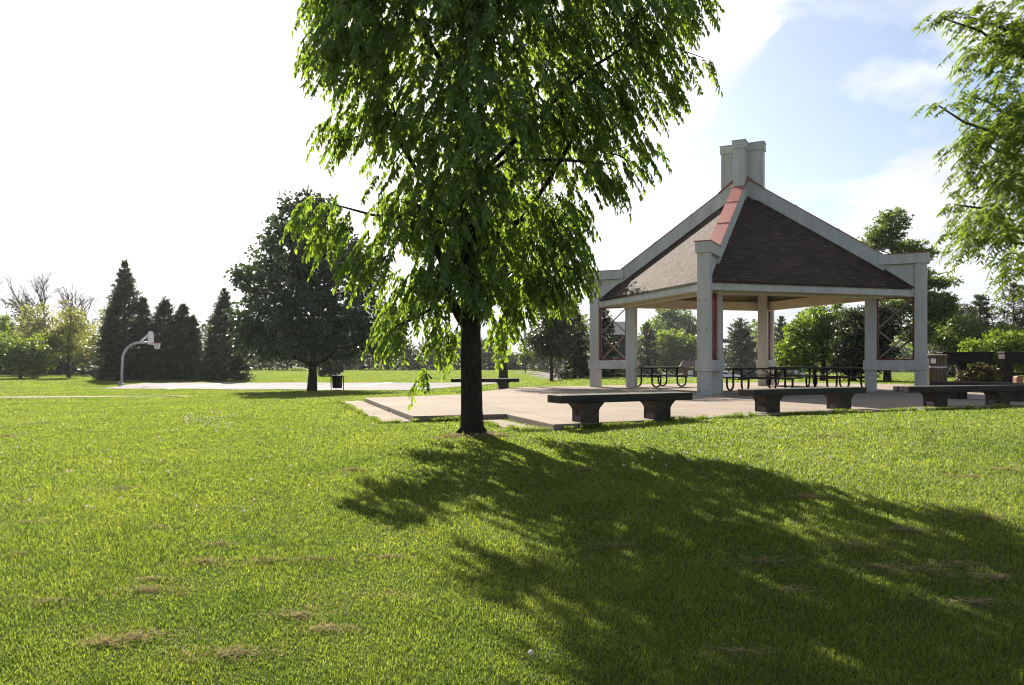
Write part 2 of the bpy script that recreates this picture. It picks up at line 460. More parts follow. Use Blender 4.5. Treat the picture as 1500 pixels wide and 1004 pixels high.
# clouds shine with the light of the sky near the sun
cl = ramp(nt, near_sun, [(0.3, (5.6, 5.8, 6.1)), (0.75, (6.6, 6.7, 6.8)), (0.92, (10.0, 9.8, 9.5))])
n2 = noise(nt, 4.2, 8, comb.outputs[0], 0.55, 0.3)
cl = mix(nt, 1.0, cl, ramp(nt, n2, [(0.35, (0.80, 0.82, 0.86)), (0.62, (1.12, 1.12, 1.12))]), 'MULTIPLY')
skyc = mix(nt, mask, mix(nt, 1.0, sky.outputs[0], (1.02, 1.02, 1.02), 'MULTIPLY'), cl)
nt.links.new(skyc, bg.inputs[0]); bg.inputs[1].default_value = 0.051
nt.links.new(bg.outputs[0], out.inputs[0])
scene.view_settings.view_transform = 'Standard'; scene.view_settings.look = 'None'
scene.view_settings.exposure = 1.65; scene.view_settings.gamma = 1.0; scene.view_settings.use_curve_mapping = False
cy = scene.cycles
cy.max_bounces = 7; cy.diffuse_bounces = 4; cy.glossy_bounces = 2; cy.transmission_bounces = 5; cy.transparent_max_bounces = 4
cy.use_denoising = True; cy.filter_width = 1.1
try: cy.denoiser = 'OPENIMAGEDENOISE'
except Exception: pass
cy.caustics_reflective = False; cy.caustics_refractive = False
cy.sample_clamp_indirect = 6.0

# ------------------------------------------------------------------ ground
def spaced(lo, hi, segs):
    r = []
    for a, b, s in segs: r += list(np.arange(a, b, s))
    return np.array(r + [hi])
xs = spaced(0, 700, [(-700, -200, 50), (-200, -60, 10), (-60, -16, 2), (-16, 24, 0.4), (24, 60, 2), (60, 200, 10), (200, 700, 50)])
ys = spaced(0, 800, [(-40, -4, 4), (-4, 40, 0.4), (40, 120, 2), (120, 300, 12), (300, 800, 50)])
X, Y = np.meshgrid(xs, ys)
Z = ground_np(X.ravel(), Y.ravel())
# under the pad the soil stays 0.2 m below the slab top
ins = inside(PAD, X.ravel(), Y.ravel()) & (pdist([p for p in PAD], X.ravel(), Y.ravel()) <= 0)
edge = np.full(X.size, 9.0)
n = len(PAD)
for i in range(n):
    ax, ay = PAD[i]; bx, by = PAD[(i + 1) % n]
    ex, ey = bx - ax, by - ay
    t = np.clip(((X.ravel() - ax) * ex + (Y.ravel() - ay) * ey) / (ex * ex + ey * ey), 0, 1)
    edge = np.minimum(edge, np.hypot(X.ravel() - ax - t * ex, Y.ravel() - ay - t * ey))
Z = np.where(ins & (edge > 0.5), Z - 0.15, Z)
nx, ny = len(xs), len(ys)
ii, jj = np.meshgrid(np.arange(nx - 1), np.arange(ny - 1))
q = (jj * nx + ii).ravel()
lawn = np_mesh('lawn', np.c_[X.ravel(), Y.ravel(), Z], np.c_[q, q + 1, q + nx + 1, q + nx], M['lawn'], smooth=True)
tag(lawn, kind='structure')

pad = MB().prism_xy(PAD, -0.30, 0.0).build('concrete_pad', M['pad'], bevel=0.012); tag(pad, kind='structure')
# low concrete footings beside the raised pad
ft = MB()
def along(a, b, wdt, z):
    a, b = Vector((*a, 0)), Vector((*b, 0)); d = (b - a).normalized(); nrm = Vector((-d.y, d.x, 0)) * wdt
    return [(p.x, p.y) for p in (a, b, b + nrm, a + nrm)]
ft.prism_xy([(-4.12, 21.0), (-1.80, 13.82), (-2.30, 13.62), (-4.62, 20.6)], -0.3, -0.085)
ft.prism_xy([(-0.22, 14.42), (0.60, 12.12), (0.12, 11.98), (-0.66, 14.2)], -0.3, -0.095)
tag(ft.build('pad_footing', M['footing'], bevel=0.01), kind='structure')

def sheet(name, poly, mat, dz=0.02, res=1.5, zfix=None):
    """a ground-following sheet over a convex quad"""
    a, b, c, d = [Vector((*p, 0)) for p in poly]
    nu = max(2, int(max((b - a).length, (c - d).length) / res)); nv = max(2, int(max((d - a).length, (c - b).length) / res))
    P = []
    for j in range(nv + 1):
        for i in range(nu + 1):
            u, v = i / nu, j / nv
            p = (a * (1 - u) + b * u) * (1 - v) + (d * (1 - u) + c * u) * v
            P.append((p.x, p.y))
    P = np.array(P); z = ground_np(P[:, 0], P[:, 1]) + dz
    q = np.array([j * (nu + 1) + i for j in range(nv) for i in range(nu)])
    o = np_mesh(name, np.c_[P, z], np.c_[q, q + 1, q + nu + 2, q + nu + 1], mat)
    return tag(o, kind='structure')
COURT = [(-25.2, 46.2), (-4.5, 47.5), (-5.0, 72.0), (-40.0, 73.0)]
COURT = [(-26.3, 49.0), (-6.0, 45.5), (-0.5, 62.0), (-29.5, 62.0)]
PATH = [(-30.0, 32.2), (-15.4, 36.4), (-15.6, 37.3), (-30.0, 34.0)]
LOT = [(-2.0, 100.0), (60.0, 92.0), (60.0, 190.0), (12.0, 205.0)]
TRAIL = [(0.8, 122.0), (9.0, 112.0), (9.6, 116.0), (1.2, 128.0)]
sheet('basketball_court', COURT, M['court'], 0.03)
sheet('court_marking', [(-21.8, 48.3), (-21.6, 48.27), (-22.6, 61.9), (-22.8, 61.9)], M['white'], 0.036)
sheet('court_marking', [(-12.0, 46.9), (-11.8, 46.86), (-9.6, 61.9), (-9.8, 61.9)], M['white'], 0.036)
sheet('court_marking', [(-26.0, 53.2), (-4.0, 51.2), (-4.0, 51.32), (-26.0, 53.32)], M['white'], 0.037)
sheet('footpath', PATH, M['footing'], 0.03, 0.8)
sheet('parking_lot', LOT, M['lot'], 0.03, 4)
sheet('far_path', TRAIL, M['court'], 0.05, 2)

# grass blades
def blades(N, d0, d1, tmax, h0, h1, w0, ref):
    u = rng.random(N)
    d = d0 * (d1 / d0) ** u
    t = (rng.random(N) * 2 - 1) * tmax
    x, y = t * (d + 2.9), d
    keep = ~(inside(PAD, x, y) | inside(COURT, x, y) | inside(PATH, x, y) | (pdist(PAD, x, y) < 0.03))
    keep &= ~inside([(-4.62, 20.6), (-4.12, 21.0), (-1.80, 13.82), (-2.30, 13.62)], x, y)
    keep &= ~inside([(-0.22, 14.42), (0.60, 12.12), (0.12, 11.98), (-0.66, 14.2)], x, y)
    m = np.hypot(x + 0.6, y - 11.55)
    keep &= (m > 0.30 + 0.35 * rng.random(N)) | (rng.random(N) < 0.12)
    return make_blades(x[keep], y[keep], d[keep], h0, h1, w0, ref)

def make_blades(x, y, d, h0, h1, w0, ref):
    n = len(x); z = ground_np(x, y)
    s = np.maximum(1.0, d / ref)
    # clumpy height
    clump = 0.5 + 0.5 * np.sin(x * 3.1 + np.sin(y * 2.3) * 2) * np.sin(y * 2.7 + np.sin(x * 1.9) * 2)
    h = (h0 + (h1 - h0) * rng.random(n)) * (0.6 + 0.8 * clump) * np.minimum(s, 1.5) ** 0.35
    wd = w0 * (0.7 + 0.6 * rng.random(n)) * s
    a = rng.random(n) * 2 * np.pi
    lx, ly = np.cos(a), np.sin(a)
    lean = h * (0.3 + 1.2 * rng.random(n))
    b = a + np.pi / 2 + rng.normal(0, 0.5, n)
    bx, by = np.cos(b), np.sin(b)
    V = np.empty((n, 5, 3), np.float32)
    V[:, 0] = np.c_[x - bx * wd / 2, y - by * wd / 2, z - 0.005]
    V[:, 1] = np.c_[x + bx * wd / 2, y + by * wd / 2, z - 0.005]
    mx, my, mz = x + lx * lean * 0.3, y + ly * lean * 0.3, z + h * 0.6
    V[:, 2] = np.c_[mx + bx * wd * 0.42, my + by * wd * 0.42, mz]
    V[:, 3] = np.c_[mx - bx * wd * 0.42, my - by * wd * 0.42, mz]
    V[:, 4] = np.c_[x + lx * lean, y + ly * lean, z + h]
    return V
V = blades(2450000, 2.7, 190.0, 0.77, 0.011, 0.032, 0.0038, 4.2)
ex_, ey_ = [], []
FT = [(-4.62, 20.6), (-2.30, 13.62), (-1.80, 13.82), (-1.79, 13.88), (-0.62, 14.28), (-0.66, 14.2), (0.12, 11.98), (0.66, 12.08), (4.9, 14.33), (11.5, 16.98), (14.6, 18.18)]
for (ax, ay), (bx, by) in zip(FT[:-1], FT[1:]):
    L_ = math.hypot(bx - ax, by - ay); m_ = int(L_ * 900)
    u_ = rng.random(m_); nx_, ny_ = (by - ay) / L_, -(bx - ax) / L_
    o_ = 0.01 + np.abs(rng.normal(0, .035, m_))
    ux = ax + (bx - ax) * u_; uy = ay + (by - ay) * u_
    kp = np.sin(ux * 5.0 + np.sin(uy * 3.7)) + np.sin(ux * 13.0 + uy * 9) > -.5
    ex_.append((ux + nx_ * o_)[kp]); ey_.append((uy + ny_ * o_)[kp])
ex_, ey_ = np.concatenate(ex_), np.concatenate(ey_)
V = np.concatenate([V, make_blades(ex_, ey_, ey_, .03, .085, .004, 6.0)], 0)
n = len(V); k = (np.arange(n) * 5)[:, None]
F3 = np.concatenate([k + [0, 1, 2], k + [0, 2, 3], k + [3, 2, 4]], 0)
g = np_mesh('grass', V.reshape(-1, 3), F3, M['blade']); tag(g, kind='stuff', label='short mown green lawn grass in sun and tree shade', cat='grass')

# dry clippings left by the mower: small tangled heaps
P = []
heaps = [(345, 960, .26), (205, 936, .2), (150, 945, .12), (215, 868, .22), (300, 826, .30), (395, 824, .15), (460, 822, .2), (570, 819, .12), (220, 852, .1), (70, 885, .15),
         (45, 768, .2), (230, 775, .12), (320, 800, .1), (30, 815, .15), (1330, 838, .25), (1120, 825, .25), (1260, 803, .3), (1290, 835, .25), (1440, 760, .3), (1160, 868, .2),
         (900, 802, .15), (1430, 886, .2), (1480, 690, .3), (1420, 700, .25), (175, 718, .2), (440, 905, .2), (480, 925, .15), (1080, 960, .15), (1180, 730, .2), (60, 620, .5),
         (660, 640, .35), (735, 640, .25), (300, 615, .3), (10, 640, .4), (1210, 640, .3), (860, 690, .15), (1330, 780, .25), (1400, 830, .3), (1460, 850, .25), (520, 690, .2)]
for px, py, r in heaps:
    d = 8.0
    for _ in range(30):
        gz = ground((px - 750) / F_PX * d, d); d = F_PX * (CAM_Z - gz) / (py - HOR)
    cx = (px - 750) / F_PX * d
    m = int(230 * r / 0.2)
    rr = np.abs(rng.normal(0, 0.5, m)); aa = rng.random(m) * 2 * np.pi
    x = cx + np.cos(aa) * rr * r * 2.2; y = d + np.sin(aa) * rr * r * 0.8
    P.append(np.c_[x, y, ground_np(x, y) + 0.004 + 0.030 * rng.random(m) * np.exp(-(rr * 1.3) ** 2)])
P = np.concatenate(P); n = len(P)
a = rng.random(n) * 2 * np.pi; L = 0.025 + 0.055 * rng.random(n)
dr = np.c_[np.cos(a), np.sin(a), rng.normal(0, 0.18, n)] * L[:, None]; sd_ = np.c_[-np.sin(a), np.cos(a), rng.normal(0, .3, n)] * 0.0014 * np.maximum(1, P[:, 1:2] / 6)
V = np.stack([P - dr / 2 - sd_, P - dr / 2 + sd_, P + dr / 2 + sd_, P + dr / 2 - sd_], 1).reshape(-1, 3)
o = np_mesh('grass_clippings', V, np.arange(n * 4).reshape(-1, 4), M['straw'])
tag(o, 'small straw coloured heaps of dry mown clippings on the lawn', 'clippings', kind='stuff')
# white clover and dandelion heads
fl = []
for px0, px1, py0, py1, cnt in [(270, 345, 608, 632, 60), (0, 600, 590, 640, 110), (1000, 1040, 655, 672, 6), (0, 520, 640, 760, 45), (520, 1300, 640, 700, 25), (300, 600, 580, 600, 60), (230, 240, 646, 652, 3), (770, 780, 978, 985, 1)]:
    for _ in range(cnt):
        px = random.uniform(px0, px1); py = random.uniform(py0, py1)
        d = 12.0
        for _ in range(25): d = F_PX * (CAM_Z - ground((px - 750) / F_PX * d, d)) / (py - HOR)
        if d > 70: continue
        fl.append(((px - 750) / F_PX * d, d))
fl = np.array(fl); fl = fl[~inside(PAD, fl[:, 0], fl[:, 1])]
V, FF = [], []
for x, y in fl:
    z = ground(x, y) + random.uniform(0.05, 0.09); r = random.uniform(0.012, 0.022)
    k = len(V)
    for kk in range(5):
        a = kk * 2 * math.pi / 5; V.append((x + r * math.cos(a), y + r * math.sin(a), z + random.uniform(-.004, .004)))
    V.append((x, y, z + r * 0.9)); V.append((x, y, z - r * 0.7))
    for kk in range(5):
        FF.append((k + kk, k + (kk + 1) % 5, k + 5)); FF.append((k + (kk + 1) % 5, k + kk, k + 6))
o = np_mesh('clover_blossom', np.array(V), np.array(FF), M['petal'])
tag(o, 'tiny white clover and dandelion heads dotted over the lawn', 'flowers', kind='stuff')

# ------------------------------------------------------------------ foliage
def unit(v): return v / np.maximum(np.linalg.norm(v, axis=1, keepdims=True), 1e-9)

def leaf_mesh(name, pos, axis, nrm, L, W, mat, parent, rich=False, fold=0.25):
    n = len(pos); axis = unit(axis)
    side = unit(np.cross(axis, nrm)); nn = np.cross(side, axis)
    L = np.broadcast_to(L, (n,))[:, None]; W = np.broadcast_to(W, (n,))[:, None]
    if rich:
        V = np.empty((n, 6, 3), np.float32)
        V[:, 0] = pos
        V[:, 1] = pos + axis * L * .3 + side * W * .5 + nn * W * fold
        V[:, 2] = pos + axis * L * .68 + side * W * .38 + nn * W * fold * .7 - nn * L * .04
        V[:, 3] = pos + axis * L - nn * L * .12
        V[:, 4] = pos + axis * L * .68 - side * W * .38 + nn * W * fold * .7 - nn * L * .04
        V[:, 5] = pos + axis * L * .3 - side * W * .5 + nn * W * fold
        k = (np.arange(n) * 6)[:, None]
        Fq = np.concatenate([k + [0, 1, 2, 3], k + [0, 3, 4, 5]], 0)
    else:
        V = np.empty((n, 4, 3), np.float32)
        V[:, 0] = pos; V[:, 1] = pos + axis * L * .45 + side * W * .5 + nn * W * fold
        V[:, 2] = pos + axis * L; V[:, 3] = pos + axis * L * .45 - side * W * .5 + nn * W * fold
        k = (np.arange(n) * 4)[:, None]
        Fq = k + [0, 1, 2, 3]
    return np_mesh(name, V.reshape(-1, 3), Fq, mat, parent)

def rand_dirs(n):
    return unit(rng.normal(size=(n, 3)))

def limb_path(a, b, sag=0.15, n=6, wob=0.05):
    a, b = Vector(a), Vector(b); L = (b - a).length
    pts = []
    for i in range(n + 1):
        t = i / n
        p = a.lerp(b, t)
        p.z += sag * L * math.sin(math.pi * t)
        if 0 < i < n: p += Vector((random.uniform(-1, 1), random.uniform(-1, 1), random.uniform(-.6, .6))) * wob * L
        pts.append(p)
    return pts

def in_lobes(lobes, n, bias=0.45):
    w = np.array([l[3] * l[4] * l[5] for l in lobes]) ** 0.8
    idx = rng.choice(len(lobes), n, p=w / w.sum())
    lb = np.array(lobes)[idx]
    d = rand_dirs(n); r = rng.random(n) ** bias
    return lb[:, :3] + d * r[:, None] * lb[:, 3:6], d, idx

def tree(name, base, lobes, mat, bark, label, cat='tree', group=None, n_clump=150, per=40, clump_r=0.45, leaf=(0.22, 0.14),
         trunk_r=0.18, trunk_top=None, droop=0.35, limbs=True, flat=0.6, bias=0.45, lean=(0, 0), twigs=0, scatter=1.0):
    """lobes are offsets (x, y, z, rx, ry, rz) from the base; parts: trunk, crown"""
    base = Vector(base)
    root = empty(name, base, label=label, cat=cat, group=group)
    top = trunk_top or max(l[2] + l[5] * 0.6 for l in lobes)
    tb = MB()
    pts, rad = [], []
    for i in range(9):
        t = i / 8
        pts.append(Vector((lean[0] * t + 0.03 * top * math.sin(t * 5 + base.x) * t, lean[1] * t + 0.02 * top * math.sin(t * 4 + base.y) * t, -0.12 + (top + .12) * t)))
        rad.append(trunk_r * (1.35 if i == 0 else (1 - 0.86 * t)))
    tb.tube(pts, rad, 9)
    cpos, cdir, idx = in_lobes(lobes, n_clump, bias)
    if limbs:
        for l in lobes:
            k = min(7, max(1, int((max(0.15 * top, l[2] - 0.25 * (abs(l[0]) + abs(l[1])) - 0.3 * l[5]) / top) * 8)))
            a = pts[k]; tb.tube(limb_path(a, (l[0], l[1], l[2]), 0.06), np.linspace(rad[k] * 0.55, rad[k] * .12 + .008, 7), 6)
        for j in rng.choice(n_clump, min(n_clump, twigs or n_clump // 3), replace=False):
            l = lobes[idx[j]]
            tb.tube(limb_path((l[0] * .8, l[1] * .8, l[2] - .15 * l[5]), cpos[j], 0.05, 4), np.linspace(trunk_r * .16, trunk_r * .03 + .004, 5), 4)
    tb.build('trunk', bark, root, smooth=True)
    c = np.repeat(cpos, per, 0); cd = np.repeat(cdir, per, 0)
    n = len(c)
    csz = np.repeat(0.6 + 0.8 * rng.random(n_clump), per)[:, None]
    off = rand_dirs(n) * (rng.random((n, 1)) ** 0.5) * clump_r * csz * np.array([1, 1, flat]) * scatter
    p = c + off
    ax = rand_dirs(n) * 0.8 + unit(off) * 0.7 + cd * 0.3 + np.array([0, 0, -droop])
    nr = rand_dirs(n) + np.array([0, 0, .5])
    L = leaf[0] * (0.7 + 0.6 * rng.random(n)); W = leaf[1] * (0.7 + 0.6 * rng.random(n))
    leaf_mesh('crown', p, ax, nr, L, W, mat, root)
    return root

def conifer(name, base, H, Rb, mat, bark, label, group=None, n_br=260, per=26, leaf=(0.30, 0.10), z0=0.03, droop=0.25, power=0.85, leaders=None):
    """leaders: (dx, dy, height, radius) of every top; parts: trunk, crown"""
    base = Vector(base)
    root = empty(name, base, label=label, cat='tree', group=group)
    tb = MB(); PP, AX = [], []
    for (dx, dy, h, rb) in leaders or [(0, 0, H, Rb)]:
        nb = int(n_br * (h * rb) / (H * Rb))
        tb.tube([(dx * .3, dy * .3, -.1), (dx, dy, h * .5), (dx * 1.05, dy, h)], [h * .022, h * .012, .01], 8)
        t = rng.random(nb) ** 1.25 * (1 - z0) + z0
        whorl = np.round(t * h / .55) * .55 / h
        t = np.clip(t * .45 + whorl * .55 + rng.normal(0, .008, nb), z0, .985)
        az = rng.random(nb) * 2 * np.pi
        long_ = rng.random(nb) < .16
        r = rb * (1 - t) ** power * (0.45 + 0.5 * rng.random(nb) + .22 * long_) + 0.05
        r *= np.clip(.72 + 4.0 * t, 0, 1)
        zt = t * h
        tips = np.c_[dx + np.cos(az) * r, dy + np.sin(az) * r, zt - droop * r * (1 - t) + (0.15 + .5 * t) * r + rng.normal(0, .12, nb)]
        for k in range(0, nb, 3):
            a = Vector((dx, dy, zt[k] + .02)); b = Vector(tips[k])
            tb.tube([a, (a + b) / 2 - Vector((0, 0, .06)), b], [.03, .018, .006], 4)
        sfr = rng.random((nb, per)) ** 0.55
        bp = np.zeros((nb, 3)); bp[:, 0] = dx; bp[:, 1] = dy; bp[:, 2] = zt
        p = (bp[:, None] + (tips - bp)[:, None] * sfr[..., None]).reshape(-1, 3); n = len(p)
        out_ = np.repeat(np.c_[np.cos(az), np.sin(az), 0 * az], per, 0)
        spread = (0.03 + 0.13 * np.repeat(r, per) * (1.15 - sfr.ravel()))[:, None]
        p = p + rng.normal(size=(n, 3)) * spread * np.array([1, 1, .5])
        ax = out_ * 0.8 + rng.normal(size=(n, 3)) * .55
        ax[:, 2] += .15 - droop + 1.3 * np.clip((p[:, 2] / h - .75) * 4, 0, 1)
        PP.append(p); AX.append(ax)
        k = 26
        PP.append(np.c_[dx * 1.05 + rng.normal(0, .03, k), dy + rng.normal(0, .03, k), h * (0.92 + .09 * rng.random(k))]); AX.append(rng.normal(size=(k, 3)) * .45 + [0, 0, 1])
    tb.build('trunk', bark, root, smooth=True)
    p = np.concatenate(PP); ax = np.concatenate(AX); n = len(p)
    nr = rand_dirs(n) * .7 + np.array([0, 0, 1])
    k_ = np.clip(.4 + 2.2 * (1 - p[:, 2] / H), .4, 1)
    leaf_mesh('crown', p, ax, nr, leaf[0] * k_ * (.6 + .8 * rng.random(n)), leaf[1] * k_ * (.6 + .8 * rng.random(n)), mat, root)
    return root

def branch_rec(tb, p, d, L, r, depth, spread=0.55):
    q = p + d * L + Vector((random.uniform(-1, 1), random.uniform(-1, 1), 0)) * L * .08
    tb.tube([p, (p + q) / 2 + Vector((random.uniform(-1, 1), random.uniform(-1, 1), 0)) * L * .05, q], [r, r * .85, r * .68], 5 if r > .03 else 3, cap=False)
    if depth == 0: return
    for k in range(random.choice((2, 3, 3))):
        nd = (d + Vector((random.gauss(0, 1), random.gauss(0, 1), random.gauss(.25, .6))) * spread).normalized()
        branch_rec(tb, q, nd, L * random.uniform(.62, .85), r * .62, depth - 1, spread)

def bare_tree(base, H, label):
    root = empty('bare_tree', base, label=label, cat='tree', group='leafless trees beyond the lawn')
    tb = MB(); branch_rec(tb, Vector((0, 0, -.1)), Vector((0, 0, 1)), H * .27, H * .016, 6, .42)
    tb.build('trunk', M['bark_grey'], root)
    return root

# spray foliage (compound leaves hanging from twigs)
def spray_crown(root, lobes, n_spray, per, leaf, mat, centre, down=0.85, length=(0.35, 0.6), out_w=0.55, bias=0.5, min_z=None, spread=0.5, name='crown', fold=.22):
    p, d, idx = in_lobes(lobes, n_spray, bias)
    o = p - np.array(centre)[None]; o[:, 2] *= .35
    o = unit(o + rng.normal(size=o.shape) * .7)
    o[:, 2] = o[:, 2] * .4 + .10
    L = length[0] + (length[1] - length[0]) * rng.random(n_spray)
    t = np.linspace(0.12, 1.0, per)[None, :] + rng.normal(0, .02, (n_spray, per))
    pp = p[:, None] + o[:, None] * (L[:, None] * t * out_w)[..., None]
    pp[..., 2] -= (L[:, None] * t ** 1.6 * down)
    sv = unit(np.cross(o, np.array([0, 0, 1.0]))); sgn = np.where(np.arange(per) % 2 == 0, 1.0, -1.0)
    tang = o[:, None] * out_w + np.array([0, 0, -1.0]) * (1.6 * t ** .6 * down)[..., None]
    tang = tang / np.linalg.norm(tang, axis=2, keepdims=True)
    ax = tang * .55 + sv[:, None] * (sgn * spread)[None, :, None] + np.array([0, 0, -down * .6]) + rng.normal(size=pp.shape) * .2
    nr = o[:, None] * .7 + rng.normal(size=pp.shape) * .55 + np.array([0, 0, .4])
    n = n_spray * per
    pp = pp.reshape(-1, 3); ax = ax.reshape(-1, 3); nr = nr.reshape(-1, 3)
    sz = (0.55 + .8 * rng.random(n))
    leaf_mesh(name, pp, ax, nr, leaf[0] * sz, leaf[1] * (0.75 + .5 * rng.random(n)), mat, root, rich=True, fold=fold)
    return p, idx

def lobe_px(base, px, py, d, rx, ry, rz):
    p = at(px, d, py=py) - Vector(base)
    return (p.x, p.y, p.z, rx, ry, rz)

# ---- the large tree in the middle
TB = Vector((-0.60, 11.55, ground(-0.60, 11.55)))
t = empty('drooping_tree', TB, label='large drooping leafy tree with dark trunk on the lawn before the concrete pad', cat='tree')
D = 11.55
LOB = [lobe_px(TB, *a) for a in [
    (555, 45, D, .85, 1.3, .75), (690, 40, D - .4, 1.2, 1.3, .9), (840, 50, D + .3, 1.2, 1.4, .85), (950, 45, D, .62, 1.0, .6),
    (978, 128, D + .1, .34, .5, .42), (1025, 85, D, .20, .3, .16), (560, 160, D, .72, 1.0, .75), (690, 190, D - .5, 1.1, 1.2, 1.0),
    (820, 170, D + .2, 1.05, 1.3, .9), (905, 140, D - .2, .6, .9, .5), (885, 255, D - .1, .42, .6, .32), (610, 300, D + .2, .72, .9, .75),
    (487, 325, D + .1, .42, .6, .55), (540, 370, D - .2, .45, .6, .5), (720, 320, D + .5, 1.1, 1.1, .8), (820, 330, D + .1, .42, .7, .65),
    (610, 430, D + .2, .55, .6, .48), (580, 480, D - .1, .28, .4, .36), (650, 500, D + .4, .30, .35, .5), (750, 420, D + .6, .62, .6, .5),
    (810, 410, D + .3, .30, .45, .42), (622, 545, D - .1, .13, .2, .18), (645, 400, D - .3, .6, .5, .5), (735, 470, D + .7, .3, .3, .4), (715, 400, D - .35, .25, .3, .4), (690, 300, D - .7, .7, .5, .7), (700, 425, D - .5, .22, .25, .32), (670, 380, D - .5, .3, .3, .45), (785, 400, D + .2, .35, .5, .5), (930, 215, D, .35, .5, .35), (480, 90, D, .32, .5, .5), (500, 190, D, .28, .4, .4), (445, 300, D, .16, .25, .3), (510, 60, D - 1.3, .6, .6, .6), (520, -60, D - 1.0, .8, .8, .8), (840, 390, D, .25, .4, .4),
    (600, -110, D, 1.3, 1.4, 1.0), (760, -130, D, 1.5, 1.6, 1.1), (910, -70, D + .2, 1.1, 1.2, .8), (730, -290, D, 1.3, 1.3, 1.1), (640, -200, D - .6, 1.3, 1.3, .9), (830, -230, D - .3, 1.3, 1.3, .9), (700, -80, D - .8, 1.4, 1.0, .8), (500, -20, D + .3, .6, .8, .6), (1000, 10, D + .4, .4, .7, .4)]]  # unseen upper lobes, some added to deepen the tree's shade on the lawn
pos, idx = spray_crown(t, LOB, 7600, 15, (.108, .044), M['leaf_main'], (0, 0, 3.5), down=0.80, length=(.22, .50), out_w=.55, spread=.65)
tb = MB()
tp = [(692, 652), (691, 600), (690, 520), (689, 440), (686, 350), (683, 250), (678, 120), (672, -20), (668, -180), (680, -300)]
tr_ = [.195, .165, .155, .145, .118, .098, .072, .055, .035, .015]
tpts = [at(a, D, py=b) - TB for a, b in tp]
tpts[0].z = -.15
tb.tube(tpts, tr_, 14)
for ang, ln in ((0.3, .42), (1.9, .36), (3.4, .45), (4.8, .4), (5.6, .3)):       # root flare
    tb.tube([(0.08 * math.cos(ang), .08 * math.sin(ang), .16), (.15 * math.cos(ang), .15 * math.sin(ang), .03), (ln * .62 * math.cos(ang), ln * .62 * math.sin(ang), -.07)], [.06, .05, .02], 7)
def limb_px(pts, r0, r1, dd):
    P_ = [at(a, D + dd * i / (len(pts) - 1), py=b) - TB for i, (a, b) in enumerate(pts)]
    tb.tube(P_, np.linspace(r0, r1, len(P_)), 8)
limb_px([(690, 490), (672, 462), (655, 425), (648, 385), (632, 345), (612, 300)], .085, .03, -.5)
limb_px([(655, 425), (628, 455), (600, 470), (575, 480)], .035, .012, -.3)
limb_px([(688, 380), (730, 345), (765, 320), (800, 270), (835, 210), (860, 120)], .06, .02, .4)
limb_px([(686, 350), (650, 300), (610, 250), (575, 190), (555, 100)], .055, .02, .4)
limb_px([(684, 300), (720, 240), (780, 180), (850, 110), (930, 60)], .055, .015, -.5)
limb_px([(684, 330), (610, 320), (545, 315), (490, 300)], .04, .012, .1)
limb_px([(680, 160), (640, 80), (590, 0), (570, -90)], .05, .02, -.4)
limb_px([(678, 120), (740, 30), (800, -60), (850, -130)], .05, .02, .5)
limb_px([(684, 280), (740, 235), (830, 235), (890, 240)], .04, .012, -.2)
limb_px([(930, 60), (975, 65), (1030, 85)], .015, .006, 0)
for j in rng.choice(len(pos), 420, replace=False):
    l = LOB[idx[j]]
    tb.tube(limb_path((l[0] * .85, l[1] * .85, l[2] - .1), pos[j], .08, 4), np.linspace(.014, .004, 5), 4)
tb.build('trunk', M['bark'], t, smooth=True)

# ---- tree leaning in from the right edge
RB = Vector((9.4, 11.6, ground(9.4, 11.6)))
t = empty('willow_tree', RB, label='pale green narrow leaved tree overhanging the benches at the photo edge', cat='tree')
DR = 10.8
LR = [lobe_px(RB, *a) for a in [
    (1480, 60, DR, .62, .9, .5), (1420, 25, DR - .2, .40, .5, .20), (1375, 25, DR - .2, .22, .25, .10), (1490, 165, DR - .2, .7, .9, .6), (1440, 210, DR, .42, .6, .36),
    (1375, 155, DR - .4, .25, .2, .07), (1420, 140, DR - .3, .28, .3, .12), (1480, 270, DR, .75, .8, .5), (1430, 340, DR + .3, .38, .5, .45), (1465, 330, DR - .4, .5, .5, .5),
    (1398, 300, DR - .4, .2, .2, .08), (1495, 400, DR + .3, .35, .5, .35), (1560, 40, DR, 1.1, 1.2, .8), (1580, 200, DR, 1.1, 1.2, .9), (1590, 330, DR + .2, .9, 1., .8),
    (1700, 100, DR + .5, 1.2, 1.3, 1.0), (1720, 280, DR + .5, 1.1, 1.2, .9), (1600, -120, DR + .3, 1.3, 1.3, .9), (1740, -150, DR + .6, 1.2, 1.2, 1.0)]]
pos, idx = spray_crown(t, LR, 5400, 13, (.088, .023), M['leaf_right'], (-1.0, 0, 3.0), down=.6, length=(.18, .42), out_w=.7, spread=.8)
tb = MB()
tb.tube([(0, 0, -.15), (.02, 0, .6), (-.05, -.05, 1.8), (-.15, -.1, 3.2), (-.1, -.2, 4.6), (0, -.3, 6.5)], [.24, .19, .17, .14, .1, .04], 12)
for l in LR:
    a = Vector((-.1, -.1, max(1.4, min(5.5, l[2] - .35 * abs(l[0])))))
    tb.tube(limb_path(a, l[:3], .04, 7, .03), np.linspace(.055, .010, 8), 6)
for j in rng.choice(len(pos), 260, replace=False):
    l = LR[idx[j]]
    tb.tube(limb_path((l[0], l[1], l[2] - .05), pos[j], .05, 4), np.linspace(.010, .003, 5), 4)
tb.build('trunk', M['bark_grey'], t, smooth=True)

